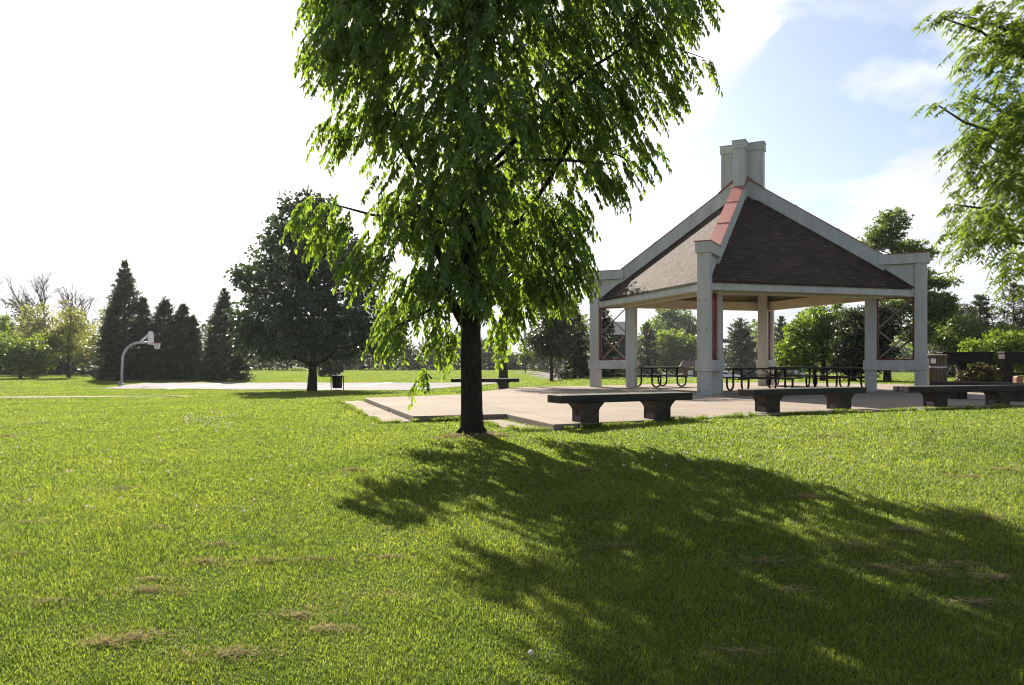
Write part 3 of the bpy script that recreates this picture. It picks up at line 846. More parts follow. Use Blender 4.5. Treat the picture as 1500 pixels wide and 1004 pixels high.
# ---- dense cone shaped linden by the court
b = at(457, 45.0); s = 45.0 / F_PX
LL = [(0, 0, 2.9, 4.2, 3.8, 1.3), (-.1, 0, 4.6, 4.4, 3.9, 1.6), (-.2, 0, 6.5, 4.0, 3.6, 1.5), (-.2, 0, 8.1, 3.2, 3.0, 1.4), (-.2, 0, 9.6, 2.3, 2.2, 1.3), (-.2, 0, 10.8, 1.4, 1.4, 1.0), (-.3, 0, 11.7, .6, .6, .6),
      (-3.4, 0, 3.1, 1.2, 1.5, 1.2), (3.2, 0, 3.0, 1.2, 1.5, 1.2), (-3.0, .3, 5.6, 1.0, 1.3, 1.0), (2.6, 0, 6.2, .9, 1.2, .9)]
tree('linden_tree', b, LL, M['leaf_linden'], M['bark'], 'dense dark cone shaped broadleaf tree beside the court and bin', n_clump=620, per=46, clump_r=.62, leaf=(.24, .19), trunk_r=.24, droop=.5, bias=.32, twigs=60)

# ---- dark conifers behind the court
G0 = 'dark conifers behind the court'
conifer('conifer_tree', at(183, 71), 11.0, 3.3, M['leaf_conifer'], M['bark'], 'tallest dark pointed conifer behind the basketball hoop', G0, n_br=620, per=32, leaf=(.36, .10), power=.9, leaders=[(0, 0, 11.0, 3.7), (-1.5, .4, 6.6, 2.2), (1.6, .2, 7.4, 2.0)])
conifer('conifer_tree', at(252, 71.5), 7.6, 2.9, M['leaf_conifer'], M['bark'], 'bushy dark conifer with ragged top just right of the tallest conifer', G0, n_br=440, per=32, leaf=(.36, .10), power=.75, leaders=[(-.7, 0, 7.6, 2.9), (.9, .3, 6.9, 2.4), (1.9, 0, 5.6, 2.0), (-1.8, .2, 5.0, 1.8)])
conifer('conifer_tree', at(322, 70), 8.3, 2.8, M['leaf_conifer'], M['bark'], 'narrow dark conifer standing against the cone shaped broadleaf tree', G0, n_br=400, per=32, leaf=(.36, .10), power=.85, leaders=[(.4, 0, 8.3, 2.8), (-.8, .2, 4.6, 1.6), (1.4, .2, 6.0, 1.9)])

# ---- spring trees on the far left
def blob(w, h, z, n=5, depth=None):
    r = []
    for k in range(n):
        r.append((random.uniform(-.55, .55) * w, random.uniform(-.5, .5) * (depth or w), z + random.uniform(-.35, .35) * h, w * random.uniform(.38, .55), w * random.uniform(.38, .55), h * random.uniform(.28, .42)))
    return r
tree('spring_tree', at(30, 78), blob(3.6, 4.4, 3.0, 7), M['leaf_fresh'], M['bark'], 'broad fresh green tree with low branches at the far left lawn edge', n_clump=330, per=34, clump_r=.6, leaf=(.26, .17), trunk_r=.16)
tree('spring_tree', at(101, 81), [(0, 0, 3.4, 1.6, 1.6, .9), (-.8, 0, 4.8, 1.5, 1.3, 1.0), (.9, 0, 5.0, 1.4, 1.3, 1.1), (.1, 0, 6.6, 1.2, 1.2, 1.1), (-.4, 0, 7.8, .7, .7, .6)], M['leaf_yellow'], M['bark'],
     'slim tree with thin bare lower trunk and sparse yellow green leaves', n_clump=120, per=26, clump_r=.6, leaf=(.24, .15), trunk_r=.17, twigs=80)
for px, d, w_, h_, z_, mt, lb in [
    (-30, 92, 4.5, 6, 4.5, 'leaf_fresh', 'green tree at the extreme far left behind the lawn'),
    (55, 97, 4.2, 6.5, 4.6, 'leaf_yellow', 'pale yellow green tree behind the broad fresh green one'),
    (135, 95, 4.0, 6.5, 4.4, 'leaf_yellow', 'pale yellow tree just left of the tallest dark conifer'),
    (95, 104, 4.6, 7.0, 5.0, 'leaf_yellow', 'hazy yellow tree under the bare branches beyond the slim tree'),
    (10, 106, 4.4, 8.0, 5.4, 'leaf_dull', 'dull green taller tree behind the broad fresh green one')]:
    tree('spring_tree', at(px, d), blob(w_, h_, z_, 7), M[mt], M['bark_grey'], lb, group='spring trees beyond the lawn', n_clump=190, per=28, clump_r=.75, leaf=(.30, .20), trunk_r=.16)
bare_tree(at(62, 110), 16.5, 'tall bare tree with fanned branches behind the yellow trees')
bare_tree(at(112, 116), 15.0, 'smaller bare tree standing nearer the tallest dark conifer')
bare_tree(at(140, 121), 15.0, 'thin bare tree half hidden by the tallest dark conifer')
bare_tree(at(28, 118), 14.0, 'low bare tree with tangled twigs at the far left')

def mass(name, pts, H, mat, label, n=5000, leaf=(.5, .35), depth=5):
    """a far wood edge read as one mass: leafy clumps along a line"""
    pts = np.array(pts, float)
    seg = np.linspace(0, len(pts) - 1, n); i = np.minimum(seg.astype(int), len(pts) - 2); f = (seg - i)[:, None]
    p = pts[i] * (1 - f) + pts[i + 1] * f
    hh = H * (.62 + .22 * np.sin(seg * 9.1) + .16 * np.sin(seg * 23.0 + 1.0) + .12 * np.sin(seg * 51.0))
    y = p[:, 1] + rng.normal(0, depth * .35, n)
    x = p[:, 0] + rng.normal(0, .6, n)
    z = ground_np(x, y) + rng.random(n) ** .8 * hh
    P_ = np.c_[x, y, z]
    ax = rand_dirs(n); nr = rand_dirs(n)
    o = leaf_mesh(name, P_, ax, nr, leaf[0] * (.6 + .8 * rng.random(n)), leaf[1] * (.6 + .8 * rng.random(n)), mat, None)
    return tag(o, label, 'wood', kind='stuff')
mass('woods', [(-85, 100), (-66, 102), (-50, 104)], 4.0, M['leaf_dark'], 'low dark wood edge beyond the far lawn on the left', 8000, (.5, .35))
mass('distant_woods', [(-70, 150), (-40, 155), (-15, 160), (10, 165), (30, 170)], 9.5, M['leaf_dull'], 'distant grey green line of woods beyond the court', 22000, (.8, .55), 10)
mass('far_woods', [(10, 235), (50, 230), (110, 225), (190, 200)], 17, M['leaf_mid'], 'far wood closing the view beyond the parking area', 30000, (1.2, .8), 14)
tree('round_bush', at(484, 88), [(0, 0, 1.1, 1.5, 1.3, 1.2)], M['leaf_dark'], M['bark'], 'round dark bush behind the bin beyond the court', cat='bush', n_clump=80, per=30, clump_r=.4, leaf=(.3, .2), trunk_r=.08)

# ---- trees behind and right of the main trunk
tree('shade_tree', at(737, 32.5), [(-.4, 0, 5.0, 1.5, 1.5, 1.0), (1.2, -.2, 4.6, 1.3, 1.3, .9), (2.2, .2, 5.6, 1.2, 1.3, .9), (.2, 0, 6.8, 1.6, 1.6, 1.1), (-1.2, .3, 6.0, 1.3, 1.3, .9), (1.4, 0, 7.6, 1.2, 1.2, 1.0), (2.3, 0, 3.9, .8, .9, .6), (.3, 0, 8.8, 1.0, 1.0, .9)],
     M['leaf_mid'], M['bark_grey'], 'leafy tree with brown trunk directly behind the rear bench', n_clump=300, per=36, clump_r=.45, leaf=(.17, .10), trunk_r=.19, twigs=120)
tree('dark_tree', at(808, 58), [(0, 0, 2.6, 1.9, 1.6, .8), (-.9, 0, 3.6, 1.2, 1.2, .7), (.7, 0, 3.8, 1.4, 1.2, .8), (0, 0, 5.0, 1.2, 1.2, .9), (1.2, 0, 5.6, 1.0, 1., .9)], M['leaf_dull'], M['bark'],
     'small dark tree with thin trunk left of the pavilion', n_clump=190, per=32, clump_r=.5, leaf=(.24, .15), trunk_r=.13)
conifer('spruce_tree', at(842, 60), 5.6, 2.0, M['leaf_spruce'], M['bark'], 'pale olive spruce with layered boughs just left of the pavilion', n_br=260, per=30, leaf=(.30, .10), power=.75, droop=.45)
conifer('spruce_tree', at(884, 66), 6.4, 1.9, M['leaf_conifer'], M['bark'], 'dark spruce seen behind the left braced frame of the pavilion', n_br=260, per=30, leaf=(.34, .11), power=.75)
tree('lawn_sapling', at(770, 120), [(0, 0, 2.4, 1.2, 1.1, 1.1)], M['leaf_fresh'], M['bark'], 'small round sapling far off on the sunny slope beyond the court', n_clump=40, per=24, clump_r=.5, leaf=(.35, .25), trunk_r=.09)

# ---- trees seen through and beyond the pavilion
G = 'trees beyond the parking area'
tree('maple_tree', at(990, 150), [(-2, 0, 5.0, 3.6, 3, 2.6), (1.6, 0, 4.6, 3.4, 3, 2.4), (-1, 0, 7.6, 2.6, 2.4, 1.6), (3.6, 0, 6.0, 2.4, 2.2, 1.8), (0, 0, 2.6, 3.8, 3, 1.6)], M['leaf_fresh'], M['bark'], 'rounded bright green tree between the left and front posts of the pavilion', group=G, n_clump=260, per=34, clump_r=1.0, leaf=(.55, .38), trunk_r=.25)
tree('oak_tree', at(985, 175), [(-2, 0, 10, 4, 3.5, 3), (3, 0, 11, 4, 3.5, 3), (0, 0, 14, 3.4, 3, 2.4), (-5, 0, 7, 2.5, 2.5, 2.2), (6, 0, 8.5, 2.6, 2.6, 2.6)], M['leaf_mid'], M['bark_grey'], 'tall airy tree rising behind the rounded bright green tree', group=G, n_clump=230, per=30, clump_r=1.1, leaf=(.6, .4), trunk_r=.3)
conifer('pine_tree', at(948, 140), 9.8, 3.2, M['leaf_conifer'], M['bark'], 'blue green pine just right of the left braced frame', G, n_br=240, per=30, leaf=(.55, .2), power=.6)
conifer('pine_tree', at(1085, 120), 9.4, 4.4, M['leaf_spruce'], M['bark'], 'broad grey green pine seen between the front and back posts', G, n_br=380, per=34, leaf=(.5, .16), power=.55)
conifer('pine_tree', at(1145, 115), 9.6, 2.6, M['leaf_dark'], M['bark'], 'narrow dark pine just right of the back post', G, n_br=260, per=30, leaf=(.5, .18), power=.6)
tree('beech_tree', at(1205, 47), [(-1.6, 0, 1.4, 1.3, 1.3, 1.0), (-1.0, 0, 2.8, 1.4, 1.3, 1.1), (0.2, .3, 3.8, 1.5, 1.4, 1.0), (.8, .2, 2.2, 1.4, 1.3, 1.3), (1.6, .5, 3.4, 1.3, 1.3, 1.1), (2.2, .5, 1.5, 1.2, 1.2, 1.0), (-1.9, -.1, 2.2, .8, .8, .7)],
     M['leaf_fresh'], M['bark'], 'full light green low tree seen through the pavilion between the back and right posts', n_clump=420, per=36, clump_r=.42, leaf=(.19, .12), trunk_r=.16)
tree('yew_tree', at(1250, 44), [(0, 0, 1.5, 1.3, 1.3, 1.3), (.4, .3, 3.0, 1.3, 1.2, 1.2), (1.3, .3, 1.6, 1.1, 1.1, 1.2), (1.9, .6, 3.4, 1.0, 1.0, 1.1)], M['leaf_dark'], M['bark'], 'dark bushy evergreen behind the right braced frame', n_clump=480, per=36, clump_r=.4, leaf=(.18, .11), trunk_r=.15)
tree('ash_tree', at(1300, 46), [(-.2, 0, 8.7, 1.15, 1.2, .75), (.3, 0, 9.6, .9, .9, .6), (-1.0, 0, 8.2, .8, .8, .5), (1.3, 0, 8.1, .9, .9, .45), (2.2, 0, 7.6, .8, .8, .35), (1.0, 0, 6.4, 1.3, 1.2, .7), (2.6, 0, 6.0, .9, 1., .45), (3.4, 0, 5.9, .6, .7, .3),
     (2.4, 0, 4.6, 1.5, 1.4, .8), (.6, 0, 4.4, 1.4, 1.4, .9), (2.2, 0, 3.0, 1.6, 1.4, .9), (3.2, 0, 4.0, 1.1, 1.1, .6)], M['leaf_mid'], M['bark_grey'],
     'tall tree whose airy layered crown rises over the right roof slope', n_clump=560, per=36, clump_r=.42, leaf=(.18, .11), trunk_r=.19, twigs=150, flat=.45)
G2 = 'trees and shrubs on the right'
tree('lilac_bush', at(1462, 34), [(-.8, 0, 1.5, .8, .8, .7), (.2, 0, 1.8, .9, .9, .75), (1.1, 0, 1.6, .9, .9, .75), (2.0, 0, 1.7, .9, .9, .7), (-.2, 0, .9, 1.0, .9, .7), (1.4, 0, .9, 1.1, .9, .7)], M['leaf_fresh'], M['bark'], 'rounded bright green shrub above the dark timber counters', cat='shrub', group=G2, n_clump=300, per=34, clump_r=.32, leaf=(.14, .09), trunk_r=.08)
tree('hedge_tree', at(1405, 42), [(0, 0, 2.2, 1.3, 1.2, 1.4), (1.2, 0, 1.8, 1.2, 1.2, 1.3), (2.6, .4, 1.9, 1.4, 1.2, 1.4), (4.2, .4, 1.9, 1.4, 1.2, 1.4), (5.6, .4, 2.2, 1.4, 1.2, 1.5)], M['leaf_mid'], M['bark'], 'mid green leafy thicket right of the pavilion behind the barrel', cat='shrub', group=G2, n_clump=380, per=34, clump_r=.42, leaf=(.18, .12), trunk_r=.1)
conifer('cedar_tree', at(1390, 62), 6.9, 2.8, M['leaf_spruce'], M['bark'], 'grey green cedar just right of the right corner post', G2, n_br=300, per=30, leaf=(.30, .1), power=.55)
conifer('cedar_tree', at(1436, 64), 7.0, 2.6, M['leaf_dark'], M['bark'], 'dark cedar behind the rounded bright shrub', G2, n_br=300, per=30, leaf=(.30, .1), power=.6)
conifer('cedar_tree', at(1485, 60), 7.2, 2.8, M['leaf_spruce'], M['bark'], 'ragged cedar below the overhanging willow leaves at the photo edge', G2, n_br=300, per=30, leaf=(.30, .1), power=.55)
conifer('cedar_tree', at(1540, 62), 7.4, 2.8, M['leaf_dark'], M['bark'], 'dark cedar beyond the edge of the photo behind the timber counters', G2, n_br=240, per=28, leaf=(.30, .1), power=.55)
tree('barberry_bush', at(1436, 25.5), [(-.3, 0, .45, .4, .4, .35), (.3, 0, .5, .45, .4, .35), (0, 0, .75, .3, .3, .25)], M['leaf_red'], M['bark'], 'bronze tinged shrub growing between the two dark timber counters', cat='shrub', n_clump=110, per=26, clump_r=.18, leaf=(.08, .05), trunk_r=.03)
tree('barberry_bush', at(1474, 26.5), [(-.1, 0, .35, .35, .35, .3), (.2, 0, .5, .3, .3, .25)], M['leaf_red'], M['bark'], 'smaller bronze shrub under the right dark timber counter', cat='shrub', n_clump=70, per=24, clump_r=.16, leaf=(.08, .05), trunk_r=.03)

# ------------------------------------------------------------------ pavilion
PC = Vector((8.15, 27.1, 0))
pav = empty('pavilion', PC, R(-27.7), label='open grey pavilion with brown hipped roof, copper ridges and cross shaped chimney', cat='pavilion')
RZ = lambda k: Matrix.Rotation(k * math.pi / 2, 4, 'Z')
RO, RI, PW = 5.55, 4.10, 0.36
E_R, E_Z, AP = 5.40, 3.38, 7.03
slope = (AP - E_Z) / E_R
def rz_(r): return E_Z + (E_R - r) * slope
for k in range(4):
    T = RZ(k)
    o = MB().box((RO, 0, 2.05), (PW, PW, 4.14), T).build('post', M['paint'], pav, bevel=.012)
    if k == 3:
        for zz_ in (0.12, 1.9, 2.75):
            for sy in (-.1, .1): MB().lathe([(.019, 0), (.019, .012), (.012, .018)], 8, T @ Matrix.Translation((RO + PW / 2, sy, zz_)) @ Matrix.Rotation(R(90), 4, 'Y')).build('bolt', M['bolt'], o)
    MB().box((RI, 0, 2.0), (PW - .01, PW - .01, 4.04), T).build('post', M['paint'], pav, bevel=.012)
    # sill beam that belts both posts
    MB().box(((RO + RI) / 2, 0, .86), (RO - RI + PW + .09, PW + .09, .32), T).build('sill_beam', M['paint'], pav, bevel=.015)
    MB().box(((RO + RI) / 2, 0, 3.18), (RO - RI - PW, PW - .06, .26), T).build('head_beam', M['paint'], pav, bevel=.01)
    # braced frame of red steel
    x0, x1, z0, z1 = RI + PW / 2, RO - PW / 2, 1.025, 3.045
    fr = MB()
    fr.box((x0 + .025, 0, (z0 + z1) / 2), (.05, .13, z1 - z0), T); fr.box((x1 - .025, 0, (z0 + z1) / 2), (.05, .13, z1 - z0), T)
    fr.box(((x0 + x1) / 2, 0, z0 + .02), (x1 - x0 - .1, .045, .04), T); fr.box(((x0 + x1) / 2, 0, z1 - .02), (x1 - x0 - .1, .045, .04), T)
    fo = fr.build('brace_frame', M['red'], pav)
    zm = (z0 + z1) / 2
    for (za, zb) in ((z0, zm), (zm, z1)):
        for s_ in (0, 1):
            rod = MB()
            rod.bar((x0 + .05, .012 * (1 if s_ else -1), za + .04 if s_ else zb - .04), (x1 - .05, .012 * (1 if s_ else -1), zb - .04 if s_ else za + .04), .03, .04, T)
            rod.build('brace_rod', M['rod'] if (k % 2) == 0 else M['red'], fo)  # left and right rods paler: their sunlit look is put into the colour
    # wing wall: cap beam, panel
    MB().box(((4.34 + 5.80) / 2, 0, 4.27), (5.80 - 4.34, PW + .10, .32), T).build('cap_beam', M['paint'], pav, bevel=.012)
    MB().box(((4.50 + 5.82) / 2, 0, 4.442), (5.82 - 4.50, PW + .13, .022), T).build('copper_cap', M['copper'], pav)
    MB().prism_xz([(5.36, 3.36), (5.36, 4.10), (4.36, 4.10)], .24, T).build('wing_panel', M['paint'], pav)
    # hip ridge parapet with copper top
    top = [(4.47, 4.44), (0.40, 7.21)]
    ridge = MB().prism_xz([(4.50, rz_(4.5) - .08), top[0], top[1], (0.40, rz_(.4) - .08)], .37, T).build('hip_ridge', M['paint'], pav, bevel=.01)
    n_ = Vector((-(top[1][1] - top[0][1]), top[1][0] - top[0][0])).normalized() * -1
    if n_.y < 0: n_ = -n_
    cp = [(top[0][0] + n_.x * .002, top[0][1] + n_.y * .002), (top[1][0] + n_.x * .002, top[1][1] + n_.y * .002)]
    cpm = MB().prism_xz([cp[0], cp[1], (cp[1][0] + n_.x * .025, cp[1][1] + n_.y * .025), (cp[0][0] + n_.x * .025, cp[0][1] + n_.y * .025)], .405, T)
    for q_ in (.33, .66):                                     # standing seams
        c_ = Vector(cp[0]).lerp(Vector(cp[1]), q_) + n_ * .032
        dd = (Vector(cp[1]) - Vector(cp[0])).normalized()
        cpm.prism_xz([(c_.x - dd.x * .02, c_.y - dd.y * .02), (c_.x + dd.x * .02, c_.y + dd.y * .02), (c_.x + dd.x * .02 + n_.x * .012, c_.y + dd.y * .02 + n_.y * .012), (c_.x - dd.x * .02 + n_.x * .012, c_.y - dd.y * .02 + n_.y * .012)], .405, T)
    cpm.build('copper_ridge_cap', M['copper'], ridge)
    # hip rafter under the ceiling
    MB().prism_xz([(4.0, rz_(4.0) - .16), (.5, rz_(.5) - .16), (.5, rz_(.5) - .46), (4.0, rz_(4.0) - .50)], .26, T).build('hip_rafter', M['cream'], pav)
    # roof face k: between corner k and k+1
    a = T @ Vector((E_R + .05, 0, 0)); b = RZ(k + 1) @ Vector((E_R + .05, 0, 0))
    ap = Vector((0, 0, AP + .0)); ez = E_Z - .03
    A, B = Vector((a.x, a.y, ez)), Vector((b.x, b.y, ez))
    me = bpy.data.meshes.new('roof'); th = .07
    N = (B - A).cross(ap - A).normalized()
    if N.z < 0: N = -N
    vs = [A, B, ap, A - Vector((0, 0, th)), B - Vector((0, 0, th)), ap - Vector((0, 0, th))]
    me.from_pydata([tuple(v) for v in vs], [], [(0, 1, 2), (3, 5, 4), (0, 3, 4, 1)]); me.update()
    uvl = me.uv_layers.new(name='UVMap'); e = (B - A).normalized(); up = N.cross(e)
    for lp in me.loops:
        v = me.vertices[lp.vertex_index].co - A; uvl.data[lp.index].uv = (v.dot(e) + 10, v.dot(up) + 10)
    me.materials.append(M['shingle'])
    ro = bpy.data.objects.new('roof_slope', me); C.objects.link(ro); ro.parent = pav
    # ceiling under the face
    c0, c1 = T @ Vector((E_R - .1, 0, 0)), RZ(k + 1) @ Vector((E_R - .1, 0, 0))
    MB().add([(c0.x, c0.y, E_Z - .13), (c1.x, c1.y, E_Z - .13), (0, 0, AP - .16), (c0.x, c0.y, E_Z - .16), (c1.x, c1.y, E_Z - .16), (0, 0, AP - .2)], [(0, 1, 2), (5, 4, 3)]).build('ceiling', M['cream'], pav)
    # fascia and the eaves beam behind it
    f0, f1 = T @ Vector((E_R, 0, 0)), RZ(k + 1) @ Vector((E_R, 0, 0))
    d_ = (f1 - f0).normalized(); inn = Vector((-d_.y, d_.x, 0))
    if inn.dot(-f0) < 0: inn = -inn
    MB().bar(f0 + Vector((0, 0, 3.205)) + inn * .03 + d_ * .04, f1 + Vector((0, 0, 3.205)) + inn * .03 - d_ * .04, .05, .25).build('fascia', M['paint'], pav, bevel=.006)
    MB().bar(f0 + Vector((0, 0, 3.13)) + inn * .30 + d_ * .55, f1 + Vector((0, 0, 3.13)) + inn * .30 - d_ * .55, .42, .05).build('soffit', M['cream'], pav)
    MB().bar(f0 + Vector((0, 0, 3.19)) + inn * .62 + d_ * .75, f1 + Vector((0, 0, 3.19)) + inn * .62 - d_ * .75, .20, .34).build('eaves_beam', M['cream'], pav, bevel=.01)
# chimney: cross shaped tower
ch = MB()
def cross(h, w2):
    a, b_ = h, w2
    return [(a, -b_), (a, b_), (b_, b_), (b_, a), (-b_, a), (-b_, b_), (-a, b_), (-a, -b_), (-b_, -b_), (-b_, -a), (b_, -a), (b_, -b_)]
ch.prism_xy(cross(.72, .19), 6.6, 8.42)
cho = ch.build('chimney', M['paint'], pav, bevel=.01)
MB().prism_xy(cross(.755, .225), 8.33, 8.60).build('cap_band', M['paint'], cho, bevel=.01)
MB().prism_xy(cross(.77, .24), 8.60, 8.62).build('cap_sheet', M['steel'], cho)
fl_ = MB()
for k in range(4):
    fl_.prism_xz([(.80, 6.94), (.80, 6.98), (.18, 7.46), (.18, 7.40)], .5, RZ(k))
fl_.build('copper_flashing', M['copper'], cho)

# ------------------------------------------------------------------ benches
def pedestal(x, wd=.40):
    m = MB()
    prof = [(-.14, -.08), (.14, -.08), (.14, .20), (.17, .25), (.25, .325), (-.25, .325), (-.17, .25), (-.14, .20)]
    m.prism_xz([(x + a, z) for a, z in prof], wd)
    return m
def bench(loc, rot, label, L=2.3, W=.46, q=.265):
    r = empty('bench', loc, rot, label=label, cat='bench', group='timber topped benches round the pad')
    tm = MB()
    for j in range(3):
        tm.box((0, (j - 1) * W / 3, .392), (L + (.006, -.004, .003)[j], W / 3 - .006, .13))
    tm.build('seat', M['bench_wood'], r, bevel=.012)
    for s_ in (-1, 1):
        p = pedestal(s_ * L * q, W * .86).build('leg', M['pedestal'], r, bevel=.01)
        pl = MB(); pl.box((s_ * L * q - .1445, 0, .06), (.008, .20, .10))
        for yy in (-.06, .06): pl.box((s_ * L * q - .153, yy, .06), (.01, .022, .022))
        pl.build('bracket', M['bracket'], p)
    return r
bench((1.86, 12.95, -.005), R(27), 'weathered bench nearest the large tree trunk on the pad edge', 2.65, q=.276)
bench((5.92, 15.55, -.005), R(27), 'weathered bench in front of the picnic tables and front post', 3.15, q=.32)
bench((10.15, 17.12, -.005), R(17), 'weathered long bench under the overhanging willow leaves on the pad edge', 3.65, q=.243)
bench((12.15, 19.7, -.005), R(-62), 'bench set crosswise behind the willow shaded one near the right post', 2.7)
b_ = bench((-1.0, 28.3, ground(-1.0, 28.3) + .02), R(6), 'distant bench beyond the trunk at the back edge of the pad', 2.5)

# ------------------------------------------------------------------ picnic tables
def picnic_table(loc, rot, label, L=2.1):
    r = empty('picnic_table', loc, rot, label=label, cat='picnic table', group='picnic tables under the pavilion')
    m = MB()
    for j in range(5): m.box((0, (j - 2) * .145, .745), (L, .138, .05))
    m.build('tabletop', M['table_wood'], r, bevel=.005)
    for s_ in (-1, 1):
        m = MB()
        for j in range(2): m.box((0, s_ * (.60 + j * .135), .445), (L, .125, .04))
        m.build('seat', M['table_wood'], r, bevel=.005)
    for sx in (-1, 1):
        m = MB(); x = sx * L * .36
        for s_ in (-1, 1):
            pts = [(x, s_ * .26, .72), (x, s_ * .26, .22)]
            for k in range(7):
                a = math.pi + k * math.pi / 6
                pts.append((x, s_ * (.465 + .205 * math.cos(a)), .21 + .185 * math.sin(a)))
            pts += [(x, s_ * .67, .42)]
            m.tube(pts, .033, 8)
            m.bar((x, s_ * .26, .40), (x, s_ * .72, .40), .03, .03)
        m.bar((x, -.34, .71), (x, .34, .71), .035, .03)
        m.bar((x, -.26, .40), (x, .26, .40), .03, .03)
        m.bar((x, 0, .40), (x - sx * L * .30, 0, .70), .03, .03)
        m.build('leg_frame', M['black_metal'], r, smooth=False)
    return r
picnic_table(at(966, 29.5, z=0), R(40), 'brown picnic table standing alone near the left braced frame')
picnic_table(at(1112, 25.2, z=0), R(14), 'dark picnic table closest to the front post', 2.2)
picnic_table(at(1228, 26.6, z=0), R(24), 'dark picnic table beside the right inner post', 2.2)
picnic_table(at(1160, 30.3, z=0), R(-38), 'dark picnic table farthest back near the back post')

# ------------------------------------------------------------------ bins, counters, post on the right
b = at(494, 46.5)
r = empty('litter_bin', b, R(8), label='black slatted litter bin on legs beside the court edge', cat='bin')
m = MB(); m.lathe([(.27, .14), (.29, .16), (.31, .84), (.30, .86), (.27, .86), (.26, .3)], 22); m.build('drum', M['black_metal'], r, smooth=True)
m = MB(); m.lathe([(.345, .84), (.355, .86), (.355, .90), (.30, .92), (.22, .90)], 22); m.build('rim', M['black_metal'], r)
for s_ in (-1, 1): MB().tube([(s_ * .36, 0, -.05), (s_ * .37, 0, .6), (s_ * .36, 0, .86)], .03, 8).build('leg', M['black_metal'], r)

b = at(1372, 25.9, z=-.02)
r = empty('barrel_bin', b, R(-20), label='brown slatted barrel bin beside the right corner post', cat='bin')
m = MB()
for k in range(18):
    a = k * 2 * math.pi / 18
    m.box((0, .30, .60), (.098, .03, 1.12), Matrix.Rotation(a, 4, 'Z'))
m.build('slats', M['barrel_wood'], r)
m = MB(); m.lathe([(.285, .02), (.285, 1.1), (.27, 1.1), (.26, .1)], 20); m.build('liner', M['black_metal'], r)
m = MB(); m.lathe([(.318, .78), (.324, .79), (.324, .83), (.318, .84)], 24); m.build('hoop_band', M['steel'], r)
m = MB(); m.lathe([(.32, 1.16), (.34, 1.17), (.34, 1.22), (.26, 1.24), (.2, 1.22)], 24); m.build('lid', M['barrel_wood'], r)
m = MB(); m.box((0, -.335, 1.02), (.15, .01, .16), Matrix.Rotation(-.45, 4, 'Z')); lb_ = m.build('label_plate', M['white'], r)

b = at(1382.5, 26.4, z=-.05)
r = MB(); r.box((0, 0, .47), (.13, .13, 1.0)); r.prism_xz([(-.065, .97), (.065, .97), (.03, 1.02), (-.03, 1.02)], .13)
o = r.build('timber_post', M['post_wood'], bevel=.01); o.location = b; tag(o, 'short reddish timber post beside the barrel bin', 'post')
b = at(1491, 24.0, z=-.05)
r = MB(); r.box((0, 0, .24), (.2, .2, .58)); r.prism_xz([(-.1, .53), (.1, .53), (.06, .58), (-.06, .58)], .2)
o = r.build('timber_post', M['post_wood'], bevel=.012); o.location = b; tag(o, 'squat orange timber post below the right dark counter', 'post')

def counter(px0, px1, d, label, posts):
    a, c = at(px0, d, z=0), at(px1, d - .3, z=0)
    mid = (a + c) / 2; L = (c - a).length; rot = math.atan2(c.y - a.y, c.x - a.x)
    r = empty('timber_counter', mid - Vector((0, 0, .05)), rot, label=label, cat='counter', group='dark timber counters behind the benches')
    m = MB(); m.box((0, 0, 1.14), (L, .5, .36)); m.box((0, 0, 1.335), (L + .06, .56, .05)); m.build('counter_top', M['dark_wood'], r, bevel=.012)
    for x in posts: MB().box((x * L, 0, .47), (.26, .3, 1.0)).build('leg', M['dark_wood'], r, bevel=.012)
    MB().box((0, .05, .62), (L * .7, .05, .09)).build('rail', M['dark_wood'], r)
    return r
counter(1378, 1450, 26.5, 'dark heavy timber counter next to the barrel bin', (-.08, .42))
counter(1467, 1545, 25.8, 'dark heavy timber counter reaching out of the photo edge', (-.40, .3))

# ------------------------------------------------------------------ basketball hoop
b = at(178, 56.0); s = 56.0 / F_PX
r = empty('basketball_hoop', b, 0, label='curved grey pole basketball hoop with white backboard at the court edge', cat='basketball hoop')
pts = [(0, 0, -.1), (.02, 0, 1.0), (.06, 0, 1.7)]
for k in range(8):
    a = math.pi - (k + 1) * (math.pi / 2) / 8
    pts.append((1.36 + 1.28 * math.cos(a), 0, 1.85 + 1.25 * math.sin(a)))
pts += [(1.7, 0, 3.11), (2.1, 0, 3.11)]
MB().tube(pts, .085, 12).build('pole', M['steel'], r, smooth=True)
m = MB(); m.box((0, 0, .05), (.34, .34, .1)); m.box((-.14, 0, .12), (.1, .22, .3)); m.build('base_plate', M['steel'], r, bevel=.01)
TA = Matrix.Translation((2.14, 0, 3.42)) @ Matrix.Rotation(R(14), 4, 'Z')
m = MB()
pr = [(-.88, -.45), (.88, -.45), (.90, -.1), (.80, .25), (.55, .5), (-.55, .5), (-.80, .25), (-.90, -.1)]
n8 = len(pr)
m.add([(-.03, p[0], p[1]) for p in pr] + [(.03, p[0], p[1]) for p in pr], [tuple(range(n8)), tuple(range(2 * n8 - 1, n8 - 1, -1))] + [(i, i + n8, (i + 1) % n8 + n8, (i + 1) % n8) for i in range(n8)], TA)
m.build('backboard', M['white'], r)
m = MB(); m.bar((1.35, 0, 3.15), (2.08, .25, 3.75), .05); m.bar((1.35, 0, 3.15), (2.08, -.25, 3.75), .05); m.bar((1.9, 0, 3.1), (2.1, 0, 3.05), .08)
m.build('strut', M['white'], r)
m = MB(); rc = (2.56, .08)
m.tube([(rc[0] + .23 * math.cos(2 * math.pi * k / 20), rc[1] + .23 * math.sin(2 * math.pi * k / 20), 3.07) for k in range(21)], .018, 6, cap=False); m.bar((2.17, .02, 3.06), (2.36, .05, 3.06), .12, .05)
rim = m.build('rim', M['orange'], r)
m = MB()
